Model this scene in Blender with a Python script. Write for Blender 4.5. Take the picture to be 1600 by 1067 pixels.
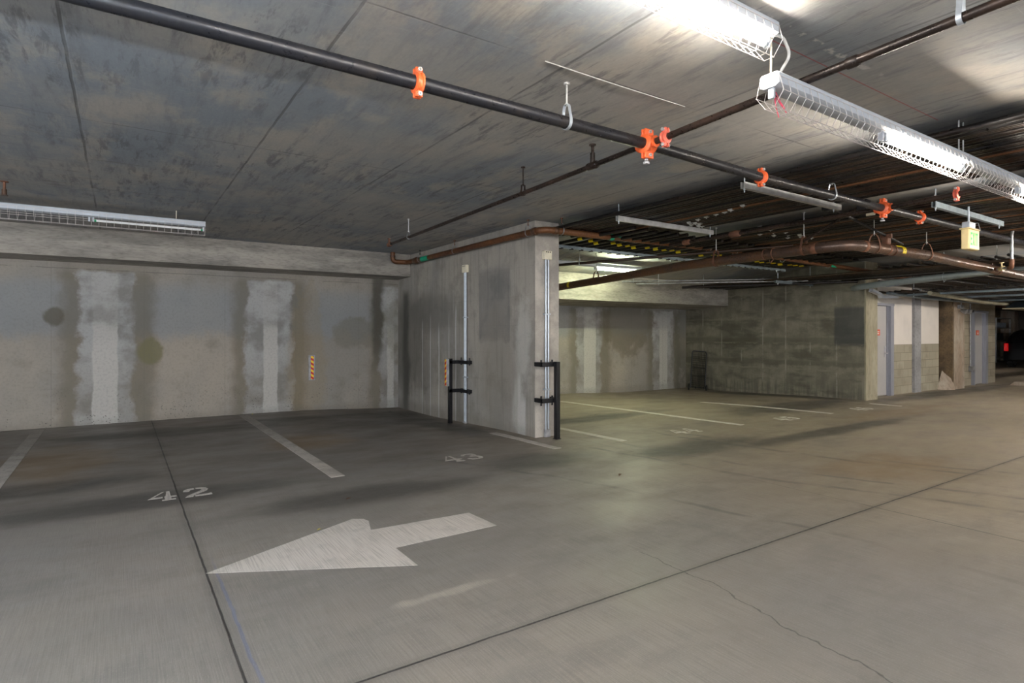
import bpy, math, random
from mathutils import Vector, Matrix

for o in list(bpy.data.objects):
    bpy.data.objects.remove(o, do_unlink=True)
S = bpy.context.scene
COL = S.collection
R = math.radians
random.seed(7)

# ------------------------------------------------------------------ camera
CAM_H = 1.45
cd = bpy.data.cameras.new('camera')
cam = bpy.data.objects.new('camera', cd)
COL.objects.link(cam)
cd.sensor_width = 36.0
cd.lens = 912.3 / 1600 * 36.0
cd.shift_y = -11.5 / 1600
cd.clip_end = 200
cam.location = (0, 0, CAM_H)
cam.rotation_euler = (R(90), 0, -R(33.86))
S.camera = cam

# ------------------------------------------------------------------ world and exposure
w = bpy.data.worlds.new('world')
S.world = w
w.use_nodes = True
w.node_tree.nodes['Background'].inputs[0].default_value = (0.94, 0.95, 1.0, 1)
w.node_tree.nodes['Background'].inputs[1].default_value = 1.15
S.view_settings.view_transform = 'Standard'
S.view_settings.look = 'None'
S.view_settings.gamma = 1
S.view_settings.exposure = 2.45
S.view_settings.use_curve_mapping = False
LAMP_WARM = (1.0, 0.91, 0.80)
LAMP_COOL = (0.80, 0.90, 1.0)
LAMP_GREEN = (0.93, 1.0, 0.66)
LAMP_POWER = 26.0

H = 3.04          # ceiling height


# ------------------------------------------------------------------ node helper
class NB:
    def __init__(s, name, rough=0.8, metal=0.0, spec=0.5):
        s.m = bpy.data.materials.new(name)
        s.m.use_nodes = True
        s.t = s.m.node_tree
        s.b = s.t.nodes['Principled BSDF']
        s.b.inputs['Roughness'].default_value = rough
        s.b.inputs['Metallic'].default_value = metal
        s.b.inputs['Specular IOR Level'].default_value = spec
        s.geo = None

    def n(s, typ, **kw):
        nd = s.t.nodes.new(typ)
        for k, v in kw.items():
            setattr(nd, k, v)
        return nd

    def put(s, sock, v):
        if isinstance(v, bpy.types.NodeSocket):
            s.t.links.new(v, sock)
        elif isinstance(v, (tuple, list)):
            sock.default_value = tuple(v) if len(v) == len(sock.default_value) else tuple(v) + (1,)
        else:
            sock.default_value = v

    def pos(s):
        if not s.geo:
            s.geo = s.n('ShaderNodeNewGeometry').outputs['Position']
            sp = s.n('ShaderNodeSeparateXYZ')
            s.put(sp.inputs[0], s.geo)
            s.X, s.Y, s.Z = sp.outputs
        return s.geo

    def obj(s):
        tc = s.n('ShaderNodeTexCoord').outputs['Object']
        s.geo = tc
        sp = s.n('ShaderNodeSeparateXYZ')
        s.put(sp.inputs[0], tc)
        s.X, s.Y, s.Z = sp.outputs
        return tc

    def ma(s, op, a, b=0.0, c=0.0, clamp=False):
        nd = s.n('ShaderNodeMath', operation=op, use_clamp=clamp)
        s.put(nd.inputs[0], a)
        s.put(nd.inputs[1], b)
        s.put(nd.inputs[2], c)
        return nd.outputs[0]

    def noise(s, scale=1.0, stretch=(1, 1, 1), detail=4, rough=0.55, off=(0, 0, 0), dist=0.0):
        s.pos()
        mp = s.n('ShaderNodeMapping')
        s.put(mp.inputs[0], s.geo)
        mp.inputs['Scale'].default_value = stretch
        mp.inputs['Location'].default_value = off
        nz = s.n('ShaderNodeTexNoise')
        s.put(nz.inputs['Vector'], mp.outputs[0])
        nz.inputs['Scale'].default_value = scale
        nz.inputs['Detail'].default_value = detail
        nz.inputs['Roughness'].default_value = rough
        nz.inputs['Distortion'].default_value = dist
        return nz.outputs['Fac']

    def ramp(s, v, lo, hi, a=0.0, b=1.0, smooth=True):
        nd = s.n('ShaderNodeMapRange', clamp=True)
        nd.interpolation_type = 'SMOOTHSTEP' if smooth else 'LINEAR'
        s.put(nd.inputs[0], v)
        nd.inputs[1].default_value = lo
        nd.inputs[2].default_value = hi
        nd.inputs[3].default_value = a
        nd.inputs[4].default_value = b
        return nd.outputs[0]

    def mix(s, f, a, b, mode='MIX'):
        nd = s.n('ShaderNodeMix', data_type='RGBA', blend_type=mode)
        s.put(nd.inputs[0], f)
        s.put(nd.inputs[6], a)
        s.put(nd.inputs[7], b)
        return nd.outputs[2]

    def mul(s, a, b):
        return s.ma('MULTIPLY', a, b)

    def band(s, c, lo, hi, soft=0.03, wob=None, amp=0.0):
        """1 inside lo..hi along coordinate c, soft (and wobbled) edges"""
        if wob is not None:
            c = s.ma('ADD', c, s.mul(s.ma('SUBTRACT', wob, 0.5), amp))
        a = s.ramp(c, lo - soft, lo + soft)
        b = s.ramp(c, hi - soft, hi + soft, 1.0, 0.0)
        return s.mul(a, b)

    def lines(s, c, x0, period, wd):
        t = s.ma('DIVIDE', s.ma('SUBTRACT', c, x0), period)
        t = s.ma('ABSOLUTE', s.ma('SUBTRACT', s.ma('FRACT', s.ma('ADD', t, 0.5)), 0.5))
        t = s.mul(t, period)
        return s.ramp(t, wd * 0.4, wd, 1.0, 0.0)

    def line(s, c, x0, wd):
        t = s.ma('ABSOLUTE', s.ma('SUBTRACT', c, x0))
        return s.ramp(t, wd * 0.4, wd, 1.0, 0.0)

    def blob(s, a, b, a0, b0, ra, rb, wob=None, amp=0.5, soft=0.5):
        u = s.ma('DIVIDE', s.ma('SUBTRACT', a, a0), ra)
        v = s.ma('DIVIDE', s.ma('SUBTRACT', b, b0), rb)
        d = s.ma('SQRT', s.ma('ADD', s.mul(u, u), s.mul(v, v)))
        if wob is not None:
            d = s.ma('ADD', d, s.mul(s.ma('SUBTRACT', wob, 0.5), amp))
        return s.ramp(d, 1 - soft, 1 + soft, 1.0, 0.0)

    def out(s, col=None, rough=None, bump=None, bstr=0.2, bdist=0.01):
        if col is not None:
            s.put(s.b.inputs['Base Color'], col)
        if rough is not None:
            s.put(s.b.inputs['Roughness'], rough)
        if bump is not None:
            bp = s.n('ShaderNodeBump')
            bp.inputs['Strength'].default_value = bstr
            bp.inputs['Distance'].default_value = bdist
            s.put(bp.inputs['Height'], bump)
            s.t.links.new(bp.outputs[0], s.b.inputs['Normal'])
        return s.m


def simple(name, col, rough=0.5, metal=0.0, var=0.15, scale=12.0, spec=0.5):
    s = NB(name, rough, metal, spec)
    s.obj()
    f = s.noise(scale, detail=4)
    dk = tuple(c * (1 - var * 2) for c in col)
    lt = tuple(min(1, c * (1 + var)) for c in col)
    c = s.mix(s.ramp(f, 0.3, 0.7), dk, lt)
    dr = 0.02 if var < 0.08 else 0.06
    r = s.ramp(s.noise(scale * 2.3), 0.3, 0.7, max(0.05, rough - dr), min(1, rough + dr))
    return s.out(c, r)


def emit(name, col, strength):
    s = NB(name, 0.4)
    s.b.inputs['Base Color'].default_value = col + (1,)
    s.b.inputs['Emission Color'].default_value = col + (1,)
    s.b.inputs['Emission Strength'].default_value = strength
    return s.m


# ------------------------------------------------------------------ mesh builder
class MB:
    def __init__(s):
        s.v = []
        s.f = []
        s.mi = []
        s.cur = 0

    def add(s, vs, fs):
        b = len(s.v)
        s.v += [Vector(p) for p in vs]
        for f in fs:
            s.f.append([b + i for i in f])
            s.mi.append(s.cur)
        return s

    def box(s, x0, x1, y0, y1, z0, z1, mtx=None):
        vs = [(x, y, z) for x in (x0, x1) for y in (y0, y1) for z in (z0, z1)]
        if mtx:
            vs = [mtx @ Vector(p) for p in vs]
        return s.add(vs, [(0, 1, 3, 2), (4, 6, 7, 5), (0, 4, 5, 1), (2, 3, 7, 6), (0, 2, 6, 4), (1, 5, 7, 3)])

    def bbox(s, x0, x1, y0, y1, z0, z1, b=0.004, mtx=None):
        """box with chamfered vertical and horizontal edges (convex hull of three slabs)"""
        pts = []
        for sx, X in ((-1, x0), (1, x1)):
            for sy, Y in ((-1, y0), (1, y1)):
                for sz, Z in ((-1, z0), (1, z1)):
                    pts.append((X, Y - sy * b, Z - sz * b))
                    pts.append((X - sx * b, Y, Z - sz * b))
                    pts.append((X - sx * b, Y - sy * b, Z))
        if mtx:
            pts = [tuple(mtx @ Vector(p)) for p in pts]
        import bmesh
        bm = bmesh.new()
        vv = [bm.verts.new(p) for p in pts]
        bmesh.ops.convex_hull(bm, input=vv)
        bm.verts.index_update()
        s.add([v.co[:] for v in bm.verts], [[v.index for v in f.verts] for f in bm.faces])
        bm.free()
        return s

    def prism(s, pts, d0, d1, axis='z', mtx=None):
        """pts 2D polygon extruded from d0 to d1 along axis"""
        n = len(pts)
        def mk(p, d):
            q = {'z': (p[0], p[1], d), 'y': (p[0], d, p[1]), 'x': (d, p[0], p[1])}[axis]
            return mtx @ Vector(q) if mtx else Vector(q)
        vs = [mk(p, d0) for p in pts] + [mk(p, d1) for p in pts]
        fs = [list(range(n))[::-1], list(range(n, 2 * n))]
        for i in range(n):
            j = (i + 1) % n
            fs.append([i, j, n + j, n + i])
        return s.add(vs, fs)

    def path(s, pts, r, seg=12, caps=True, closed=False, rads=None):
        pts = [Vector(p) for p in pts]
        n = len(pts)
        vs, fs = [], []
        up = None
        for i, p in enumerate(pts):
            if closed:
                t = (pts[(i + 1) % n] - pts[i - 1])
            else:
                t = pts[min(i + 1, n - 1)] - pts[max(i - 1, 0)]
            t.normalize()
            if up is None:
                a = Vector((0, 0, 1)) if abs(t.z) < 0.9 else Vector((1, 0, 0))
                up = t.cross(a).normalized()
            else:
                up = (up - t * up.dot(t)).normalized()
            q = t.cross(up)
            rr = rads[i] if rads else r
            for k in range(seg):
                an = 2 * math.pi * k / seg
                vs.append(p + (up * math.cos(an) + q * math.sin(an)) * rr)
        m = n if closed else n - 1
        for i in range(m):
            a, b = i * seg, ((i + 1) % n) * seg
            for k in range(seg):
                l = (k + 1) % seg
                fs.append([a + k, a + l, b + l, b + k])
        if caps and not closed:
            fs.append(list(range(seg))[::-1])
            fs.append([(n - 1) * seg + k for k in range(seg)])
        return s.add(vs, fs)

    def tube(s, a, b, r, seg=12):
        return s.path([a, b], r, seg)

    def ring(s, c, axis, R_, r, seg=24, rs=8, a0=0, a1=360):
        c, axis = Vector(c), Vector(axis).normalized()
        u = axis.cross(Vector((0, 0, 1)) if abs(axis.z) < 0.9 else Vector((1, 0, 0))).normalized()
        v = axis.cross(u)
        full = abs(a1 - a0) >= 360
        k = seg if full else seg + 1
        pts = [c + (u * math.cos(R(a0 + (a1 - a0) * i / seg)) + v * math.sin(R(a0 + (a1 - a0) * i / seg))) * R_ for i in range(k)]
        return s.path(pts, r, rs, closed=full)

    def collar(s, a, b, ri, ro, seg=24):
        """short thick sleeve from a to b with bevelled ends"""
        a, b = Vector(a), Vector(b)
        d = (b - a)
        L = d.length
        d.normalize()
        e = min(L * 0.25, (ro - ri))
        return s.path([a, a + d * 0.0001, a + d * e, b - d * e, b - d * 0.0001, b], ro, seg, rads=[ri, ri + (ro - ri) * .5, ro, ro, ri + (ro - ri) * .5, ri])


def fillet(pts, r, n=8):
    pts = [Vector(p) for p in pts]
    out = [pts[0]]
    for i in range(1, len(pts) - 1):
        a, b, c = pts[i - 1], pts[i], pts[i + 1]
        d1, d2 = (a - b).normalized(), (c - b).normalized()
        ang = d1.angle(d2)
        if ang > math.pi - 0.02:
            out.append(b)
            continue
        rr = min(r / math.tan(ang / 2), (a - b).length * .49, (c - b).length * .49)
        rad = rr * math.tan(ang / 2)
        p1, p2 = b + d1 * rr, b + d2 * rr
        cen = b + (d1 + d2).normalized() * (rad / math.sin(ang / 2))
        v1, v2 = p1 - cen, p2 - cen
        w_ = v1.angle(v2)
        for k in range(n + 1):
            out.append(cen + (v1 * math.sin((1 - k / n) * w_) + v2 * math.sin(k / n * w_)) / math.sin(w_))
    out.append(pts[-1])
    return out


def mesh_obj(name, mb, mats, origin=(0, 0, 0), smooth=True):
    o3 = Vector(origin)
    me = bpy.data.meshes.new(name)
    me.from_pydata([tuple(v - o3) for v in mb.v], [], mb.f)
    if not isinstance(mats, (list, tuple)):
        mats = [mats]
    for m in mats:
        me.materials.append(m)
    me.polygons.foreach_set('material_index', mb.mi)
    me.validate()
    me.update()
    import bmesh
    bm = bmesh.new()
    bm.from_mesh(me)
    bmesh.ops.recalc_face_normals(bm, faces=bm.faces)
    bm.to_mesh(me)
    bm.free()
    if smooth:
        me.polygons.foreach_set('use_smooth', [True] * len(me.polygons))
        me.set_sharp_from_angle(angle=R(38))
    o = bpy.data.objects.new(name, me)
    COL.objects.link(o)
    return o


def tag(o, label=None, cat=None, group=None, kind=None):
    if label: o['label'] = label
    if cat: o['category'] = cat
    if group: o['group'] = group
    if kind: o['kind'] = kind
    return o


def thing(name, loc, label, cat, group=None, kind=None):
    o = bpy.data.objects.new(name, None)
    o.empty_display_size = 0.1
    COL.objects.link(o)
    o.location = loc
    return tag(o, label, cat, group, kind)


def wloc(o):
    v = Vector(o.location)
    while o.parent:
        o = o.parent
        v += Vector(o.location)
    return v


def part(name, mb, mats, parent, label=None, smooth=True, center=True):
    """mb in world coordinates"""
    base = wloc(parent)
    org = base
    if center and mb.v:
        xs = [v.x for v in mb.v]; ys = [v.y for v in mb.v]; zs = [v.z for v in mb.v]
        org = Vector(((min(xs) + max(xs)) / 2, (min(ys) + max(ys)) / 2, (min(zs) + max(zs)) / 2))
    o = mesh_obj(name, mb, mats, org, smooth)
    o.parent = parent
    o.location = org - base
    if label:
        o['label'] = label
    return o


def single(name, mb, mats, label, cat, group=None, smooth=True):
    xs = [v.x for v in mb.v]; ys = [v.y for v in mb.v]; zs = [v.z for v in mb.v]
    org = Vector(((min(xs) + max(xs)) / 2, (min(ys) + max(ys)) / 2, min(zs)))
    o = mesh_obj(name, mb, mats, org, smooth)
    o.location = org
    return tag(o, label, cat, group)


def struct(name, mb, mats, label, smooth=False):
    o = mesh_obj(name, mb, mats, (0, 0, 0), smooth)
    tag(o, label, None, None, 'structure')
    return o


def copy_tree(o, loc, label=None, rotz=None):
    c = o.copy(); COL.objects.link(c)
    c.location = loc
    if rotz is not None: c.rotation_euler.z = rotz
    if label: c['label'] = label
    def rec(src, dst):
        for ch in [q for q in bpy.data.objects if q.parent == src]:
            k = ch.copy(); COL.objects.link(k); k.parent = dst
            rec(ch, k)
    kids = [q for q in bpy.data.objects if q.parent == o]
    for ch in kids:
        k = ch.copy(); COL.objects.link(k); k.parent = c
        rec(ch, k)
    return c


def sm(t):
    t = max(0.0, min(1.0, t))
    return t * t * (3 - 2 * t)


def fz(x, y):
    """floor falls gently towards the drains in the corners"""
    g = sm((y - 6.8) / 3.5)
    wx = math.exp(-((x - 4.9) / 1.3) ** 2) * 0.085
    wx2 = sm((x - 8.5) / 3.0) * 0.085 * sm((15.0 - x) / 1.4)
    return -g * max(wx, wx2)


# ------------------------------------------------------------------ surface materials
def mat_ceiling():
    s = NB('ceiling_concrete', 0.75)
    s.pos()
    big = s.noise(0.55, detail=5, rough=0.6)
    mid = s.noise(2.2, (1, 0.7, 1), detail=6, rough=0.65, off=(3, 1, 0))
    smear = s.noise(9.0, (1.6, 0.28, 1), detail=6, rough=0.7, off=(1, 7, 0), dist=0.3)
    crossg = s.noise(5.0, (0.22, 2.4, 1), detail=5, rough=0.7, off=(9, 2, 0))
    fine = s.noise(60, (1, .5, 1), detail=3)
    col = s.mix(s.ramp(big, 0.38, 0.62), (0.41, 0.395, 0.365), (0.27, 0.30, 0.33))
    col = s.mix(s.mul(s.ramp(mid, 0.48, 0.66), 0.7), col, (0.47, 0.43, 0.37))
    drag = s.noise(2.6, (2.4, 0.35, 1), detail=8, rough=0.72, off=(4, 2, 0), dist=0.4)
    col = s.mix(s.mul(s.ramp(drag, 0.5, 0.68), 0.6), col, (0.19, 0.20, 0.22))
    col = s.mix(s.mul(s.ramp(drag, 0.46, 0.32), 0.45), col, (0.46, 0.44, 0.40))
    gate = s.ramp(s.noise(0.9, detail=3, off=(5, 5, 0)), 0.42, 0.62)
    sd = s.mul(s.ramp(smear, 0.50, 0.64), s.ma('ADD', s.mul(gate, 0.65), 0.2))
    col = s.mix(s.mul(sd, 0.8), col, (0.135, 0.14, 0.15))
    cd_ = s.mul(s.ramp(crossg, 0.58, 0.7), s.mul(s.ramp(s.Y, 4.5, 7.5), 0.5))
    col = s.mix(cd_, col, (0.13, 0.12, 0.10))
    # form joints
    wob = s.noise(3.0, detail=2)
    xw = s.ma('ADD', s.X, s.mul(s.ma('SUBTRACT', wob, 0.5), 0.02))
    yw = s.ma('ADD', s.Y, s.mul(s.ma('SUBTRACT', wob, 0.5), 0.02))
    j1 = s.mul(s.lines(xw, -0.25, 1.22, 0.012), s.ramp(s.noise(1.5, off=(2, 2, 2)), 0.35, 0.6, 0.15, 0.9))
    j2 = s.mul(s.lines(yw, 2.71, 2.64, 0.009), s.ramp(s.noise(1.1, off=(8, 2, 2)), 0.4, 0.6, 0.1, 0.8))
    jn = s.ma('MAXIMUM', j1, j2)
    col = s.mix(s.mul(jn, 0.75), col, (0.09, 0.09, 0.09))
    # thin pale scratches, crumbled patch by the fixture, red chalk line
    sc = s.mul(s.ramp(s.noise(30, (0.15, 3, 1), detail=1, off=(4, 0, 0)), 0.72, 0.76), 0.35)
    col = s.mix(sc, col, (0.5, 0.5, 0.5))
    cr = s.mul(s.line(yw, 1.72, 0.03), s.mul(s.band(s.X, 2.55, 3.9, 0.05), s.ramp(s.noise(14), 0.5, 0.6)))
    col = s.mix(cr, col, (0.62, 0.60, 0.56))
    red = s.mul(s.line(s.Y, 1.84, 0.006), s.band(s.X, 2.8, 5.05, 0.02))
    col = s.mix(s.mul(red, 0.7), col, (0.42, 0.05, 0.06))
    col = s.mix(s.mul(s.ramp(fine, 0.3, 0.7), 0.12), col, (0.12, 0.12, 0.12))
    bump = s.ma('ADD', s.mul(smear, 0.4), s.mul(jn, -0.6))
    return s.out(col, 0.78, bump, 0.35, 0.01)


def mat_floor():
    s = NB('floor_concrete', 0.6)
    s.pos()
    big = s.noise(0.35, (1, 1, 1), detail=5, rough=0.6, off=(2, 3, 0))
    mid = s.noise(1.3, (0.7, 1.2, 1), detail=6, rough=0.65)
    broom = s.noise(75, (2.2, 0.045, 1), detail=3, rough=0.6)
    fine = s.noise(110, detail=2)
    col = s.mix(s.ramp(big, 0.35, 0.65), (0.258, 0.231, 0.200), (0.212, 0.198, 0.181))
    # warmer, paler tone to the right
    col = s.mix(s.mul(s.ramp(s.X, 3.0, 6.5), 0.75), col, (0.335, 0.275, 0.188))
    col = s.mix(s.mul(s.ramp(mid, 0.48, 0.70), 0.5), col, (0.155, 0.145, 0.13))
    cloud = s.noise(3.2, (0.8, 1.3, 1), detail=7, rough=0.7, off=(7, 7, 0))
    col = s.mix(s.mul(s.ramp(cloud, 0.5, 0.7), 0.35), col, (0.17, 0.16, 0.145))
    # dark dirt in the stalls
    wob = s.noise(1.6, detail=5, off=(11, 4, 0))
    st = s.mul(s.ramp(s.Y, 5.3, 6.6), s.ramp(s.X, 5.0, 4.6))
    st2 = s.ramp(s.ma('SUBTRACT', 11.5, s.Y), 4.5, 7.0, 1.0, 0.0)
    dirt = s.mul(s.ma('MULTIPLY', st, 0.45), s.ramp(wob, 0.3, 0.7, 0.5, 1.0))
    dirt = s.mul(dirt, s.ramp(s.X, 4.9, 5.1, 1.0, 0.0))
    col = s.mix(dirt, col, (0.085, 0.068, 0.056))
    w2 = s.noise(2.0, (0.6, 1, 1), detail=5, off=(1, 9, 0))
    bl = s.blob(s.X, s.Y, 0.9, 10.0, 1.8, 0.45, w2, 1.2, 0.45)
    for (a, b, ra, rb) in ((4.2, 10.3, 0.7, 0.6), (3.9, 9.3, 0.9, 0.35), (4.35, 8.6, .3, 1.6), (-.8, 7.0, 1.0, .3), (2.6, 10.4, 1.2, .35), (0.2, 6.0, 1.2, 0.3), (4.0, 5.4, 0.7, 0.35), (6.1, 4.9, 1.1, 0.35),
                           (1.9, 5.1, 1.0, 0.3), (11.2, 6.6, 2.0, .5), (13.2, 8.3, .35, 2.2), (6.6, 7.6, 1.8, 0.25), (17.5, 6.0, 4.0, .35), (9, 4.6, 2.5, .2)):
        bl = s.ma('MAXIMUM', bl, s.blob(s.X, s.Y, a, b, ra, rb, w2, 1.2, 0.45))
    col = s.mix(s.mul(bl, 0.78), col, (0.062, 0.057, 0.050))
    rust = s.blob(s.X, s.Y, 7.1, 3.0, 0.9, 0.5, w2, 1.5, 0.5)
    rust = s.ma('MAXIMUM', rust, s.blob(s.X, s.Y, 12.0, 5.0, 1.8, 0.3, w2, 1.5, 0.5))
    rust = s.ma('MAXIMUM', rust, s.blob(s.X, s.Y, -0.6, 8.3, 0.5, 1.0, w2, 1.5, 0.5))
    rust = s.ma('MAXIMUM', rust, s.blob(s.X, s.Y, 2.1, 8.1, 0.5, 0.6, w2, 1.5, 0.5))
    col = s.mix(s.mul(rust, 0.42), col, (0.25, 0.15, 0.055))
    # pale scuffed spots near the camera
    pale = s.blob(s.X, s.Y, 1.55, 2.92, 0.28, 0.04, s.noise(6, off=(3, 3, 0)), 2.2, 0.5)
    col = s.mix(s.mul(pale, 0.4), col, (0.52, 0.46, 0.38))
    # tyre marks (curved dark tracks)
    wv = s.ma('SUBTRACT', s.noise(0.8, detail=2, off=(6, 1, 0)), 0.5)
    tm = None
    for (x0, k, c0) in ((5.35, 0.055, 0.0), (5.85, 0.07, 0.0), (6.9, 0.06, 0.0), (7.15, 0.06, 0.0), (4.0, -0.05, 0.)):
        dy = s.ma('SUBTRACT', s.Y, 3.6)
        xc = s.ma('ADD', x0, s.ma('ADD', s.mul(dy, -0.28), s.mul(s.mul(dy, dy), k)))
        d = s.ma('ABSOLUTE', s.ma('ADD', s.ma('SUBTRACT', s.X, xc), s.mul(wv, 0.35)))
        t = s.ramp(d, 0.015, 0.06, 1.0, 0.0)
        tm = t if tm is None else s.ma('MAXIMUM', tm, t)
    tm = s.mul(tm, s.mul(s.band(s.Y, 1.2, 6.0, 0.5), s.ramp(s.noise(2.2, off=(9, 9, 0)), 0.36, 0.6)))
    col = s.mix(s.mul(tm, 0.6), col, (0.08, 0.075, 0.075))
    # control joints (saw cut) and cracks
    wj = s.ma('SUBTRACT', s.noise(5.0, detail=3), 0.5)
    w3 = s.ma('SUBTRACT', s.noise(1.2, detail=5, rough=0.6, off=(4, 4, 0)), 0.5)
    xw = s.ma('ADD', s.X, s.mul(wj, 0.012))
    yw = s.ma('ADD', s.Y, s.mul(wj, 0.012))
    j = s.ma('MAXIMUM', s.line(xw, 0.435, 0.0085), s.line(yw, 2.375, 0.009))
    j = s.ma('MAXIMUM', j, s.mul(s.line(xw, 5.25, 0.008), s.ramp(s.Y, 2.4, 2.5, 1, .45)))
    cx = s.ma('ADD', s.X, s.ma('ADD', s.mul(w3, 0.35), s.mul(s.Y, -0.13)))
    crk = s.mul(s.line(cx, 2.53, 0.006), s.band(s.Y, 0.2, 2.75, 0.02))
    crk2 = s.mul(s.line(s.ma('ADD', s.Y, s.mul(w3, 0.6)), 7.9, 0.012), s.band(s.X, 5.5, 9.5, 0.4))
    crk3 = s.mul(s.line(s.ma('ADD', s.X, s.ma('ADD', s.mul(w3, 0.25), s.mul(s.Y, 0.03))), 4.72, 0.018), s.band(s.Y, 6.6, 11, 0.1))
    j = s.ma('MAXIMUM', j, s.mul(s.ma('MAXIMUM', crk, s.ma('MAXIMUM', crk2, crk3)), 0.7))
    halo = s.mul(s.ma('MAXIMUM', s.line(xw, 0.435, 0.06), s.line(yw, 2.375, 0.05)), 0.22)
    col = s.mix(halo, col, (0.07, 0.065, 0.06))
    col = s.mix(s.mul(j, 0.92), col, (0.022, 0.02, 0.018))
    blue = s.mul(s.line(s.ma('ADD', s.X, s.mul(wj, 0.03)), 0.49, 0.012), s.band(s.Y, 2.5, 4.0, 0.4))
    col = s.mix(s.mul(blue, 0.45), col, (0.08, 0.12, 0.28))
    # broom texture
    bamt = s.ramp(s.Y, 3.0, 7.5, 0.36, 0.14)
    col = s.mix(s.mul(s.ramp(broom, 0.35, 0.7), bamt), col, (0.10, 0.098, 0.095))
    col = s.mix(s.mul(s.ramp(fine, 0.55, 0.75), 0.18), col, (0.5, 0.48, 0.45))
    rough = s.ramp(mid, 0.3, 0.7, 0.42, 0.68)
    bump = s.ma('ADD', s.mul(broom, 0.5), s.ma('ADD', s.mul(j, -1.5), s.mul(fine, 0.3)))
    return s.out(col, rough, bump, 0.35, 0.004)


def mat_back():
    s = NB('back_wall_concrete', 0.85)
    s.pos()
    big = s.noise(0.8, (1, 1, 0.8), detail=5, rough=0.6, off=(1, 2, 5))
    mid = s.noise(2.6, (1, 1, 1), detail=7, rough=0.65)
    fine = s.noise(26, detail=4, rough=0.6)
    wob = s.noise(3.0, (1, 1, 0.8), detail=6, rough=0.65, off=(7, 0, 3))
    col = s.mix(s.ramp(big, 0.35, 0.65), (0.36, 0.315, 0.26), (0.285, 0.262, 0.23))
    col = s.mix(s.mul(s.ramp(mid, 0.5, 0.75), 0.6), col, (0.19, 0.175, 0.145))
    up = s.ramp(s.ma('ADD', s.Z, s.mul(s.ma('SUBTRACT', wob, 0.5), 0.7)), 1.3, 1.6)
    up = s.mul(up, s.ramp(s.ma('ADD', s.Z, s.mul(s.ma('SUBTRACT', wob, 0.5), 0.3)), 2.12, 2.42, 1.0, 0.15))
    col = s.mix(s.mul(up, 0.7), col, (0.255, 0.27, 0.28))  # blue-grey band paints the sprinkler main's shadow into the wall colour
    # mortar patches over the wall seams: brown halo, grey skirt, pale core
    for (a, b, c, d, top) in ((-0.57, 0.20, -0.37, -0.03, 2.46), (1.90, 2.68, 2.19, 2.44, 2.44), (4.46, 4.95, 4.6, 4.74, 2.42),
                              (9.40, 10.25, 9.65, 10.05, 2.12), (12.15, 12.95, 12.4, 12.72, 2.10), (-3.6, -2.75, -3.3, -3.0, 2.45), (6.8, 7.6, 7.0, 7.4, 2.1)):
        halo = s.mul(s.band(s.X, a - 0.22, b + 0.28, 0.12, wob, 0.35), s.ramp(s.Z, top - 0.1, top + 0.1, 1.0, 0.35))
        col = s.mix(s.mul(halo, 0.62), col, (0.135, 0.115, 0.075))
        zt = s.ma('ADD', s.Z, s.mul(s.ma('SUBTRACT', wob, 0.5), 0.18))
        zm = s.ramp(zt, top - 0.03, top + 0.03, 1.0, 0.0)
        skirt = s.mul(s.mul(s.band(s.X, a, b, 0.045, wob, 0.5), zm), s.ramp(zt, 0.3, 1.5, 0.6, 1.0))
        shade = s.mix(s.ramp(s.noise(2.2, (1, 1, 1.2), detail=4, off=(a * 9, 0, 0)), 0.4, 0.65), (0.39, 0.385, 0.37), (0.235, 0.228, 0.21))
        col = s.mix(skirt, col, shade)
        core = s.mul(s.band(s.X, c, d, 0.015, wob, 0.10), s.mul(zm, s.ramp(zt, 1.5, 1.7, 1.0, 0.25)))
        col = s.mix(s.mul(core, 0.9), col, (0.49, 0.47, 0.43))
        foot = s.mul(skirt, s.ramp(s.ma('ADD', s.Z, s.mul(wob, 0.3)), 0.2, 0.4, 1.0, 0.0))
        col = s.mix(s.mul(foot, 0.6), col, (0.50, 0.495, 0.47))
    # stains
    for (x, z, rx, rz, c, a) in ((-0.85, 1.72, 0.13, 0.14, (0.10, 0.085, 0.055), 0.75), (0.42, 1.18, 0.17, 0.20, (0.17, 0.155, 0.075), 0.8),
                                 (3.95, 1.45, 0.5, 0.28, (0.19, 0.175, 0.14), 0.6), (3.0, 0.9, .35, 1.4, (0.30, 0.22, 0.11), .3),
                                 (5.6, 1.6, 1.2, .9, (0.17, 0.15, 0.09), .4), (11.2, 1.7, .9, .8, (0.12, 0.10, 0.06), .6), (14, 1.2, 1, 1.6, (0.12, 0.115, 0.08), .6)):
        m = s.blob(s.X, s.Z, x, z, rx, rz, wob, 1.7, 0.22)
        col = s.mix(s.mul(m, a), col, c)
    # bug holes low down
    vor = s.n('ShaderNodeTexVoronoi')
    s.put(vor.inputs['Vector'], s.geo)
    vor.inputs['Scale'].default_value = 26
    hole = s.mul(s.ramp(vor.outputs['Distance'], 0.12, 0.26, 1.0, 0.0), s.mul(s.ramp(s.Z, 0.15, 0.75, 1.0, 0.0), s.ramp(s.noise(3.0, off=(5, 5, 5)), 0.45, 0.6)))
    col = s.mix(s.mul(hole, 0.85), col, (0.06, 0.055, 0.05))
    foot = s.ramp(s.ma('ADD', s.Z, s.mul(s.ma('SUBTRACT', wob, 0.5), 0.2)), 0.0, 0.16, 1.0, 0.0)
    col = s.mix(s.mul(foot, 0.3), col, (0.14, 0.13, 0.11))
    hl = s.mul(s.line(s.ma('ADD', s.Z, s.mul(wob, 0.03)), 2.50, 0.008), s.ramp(mid, .4, .5))
    vl = s.mul(s.lines(s.X, 0.33, 1.22, 0.006), 0.5)
    col = s.mix(s.mul(s.ma('MAXIMUM', hl, vl), 0.6), col, (0.1, 0.09, 0.08))
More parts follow.
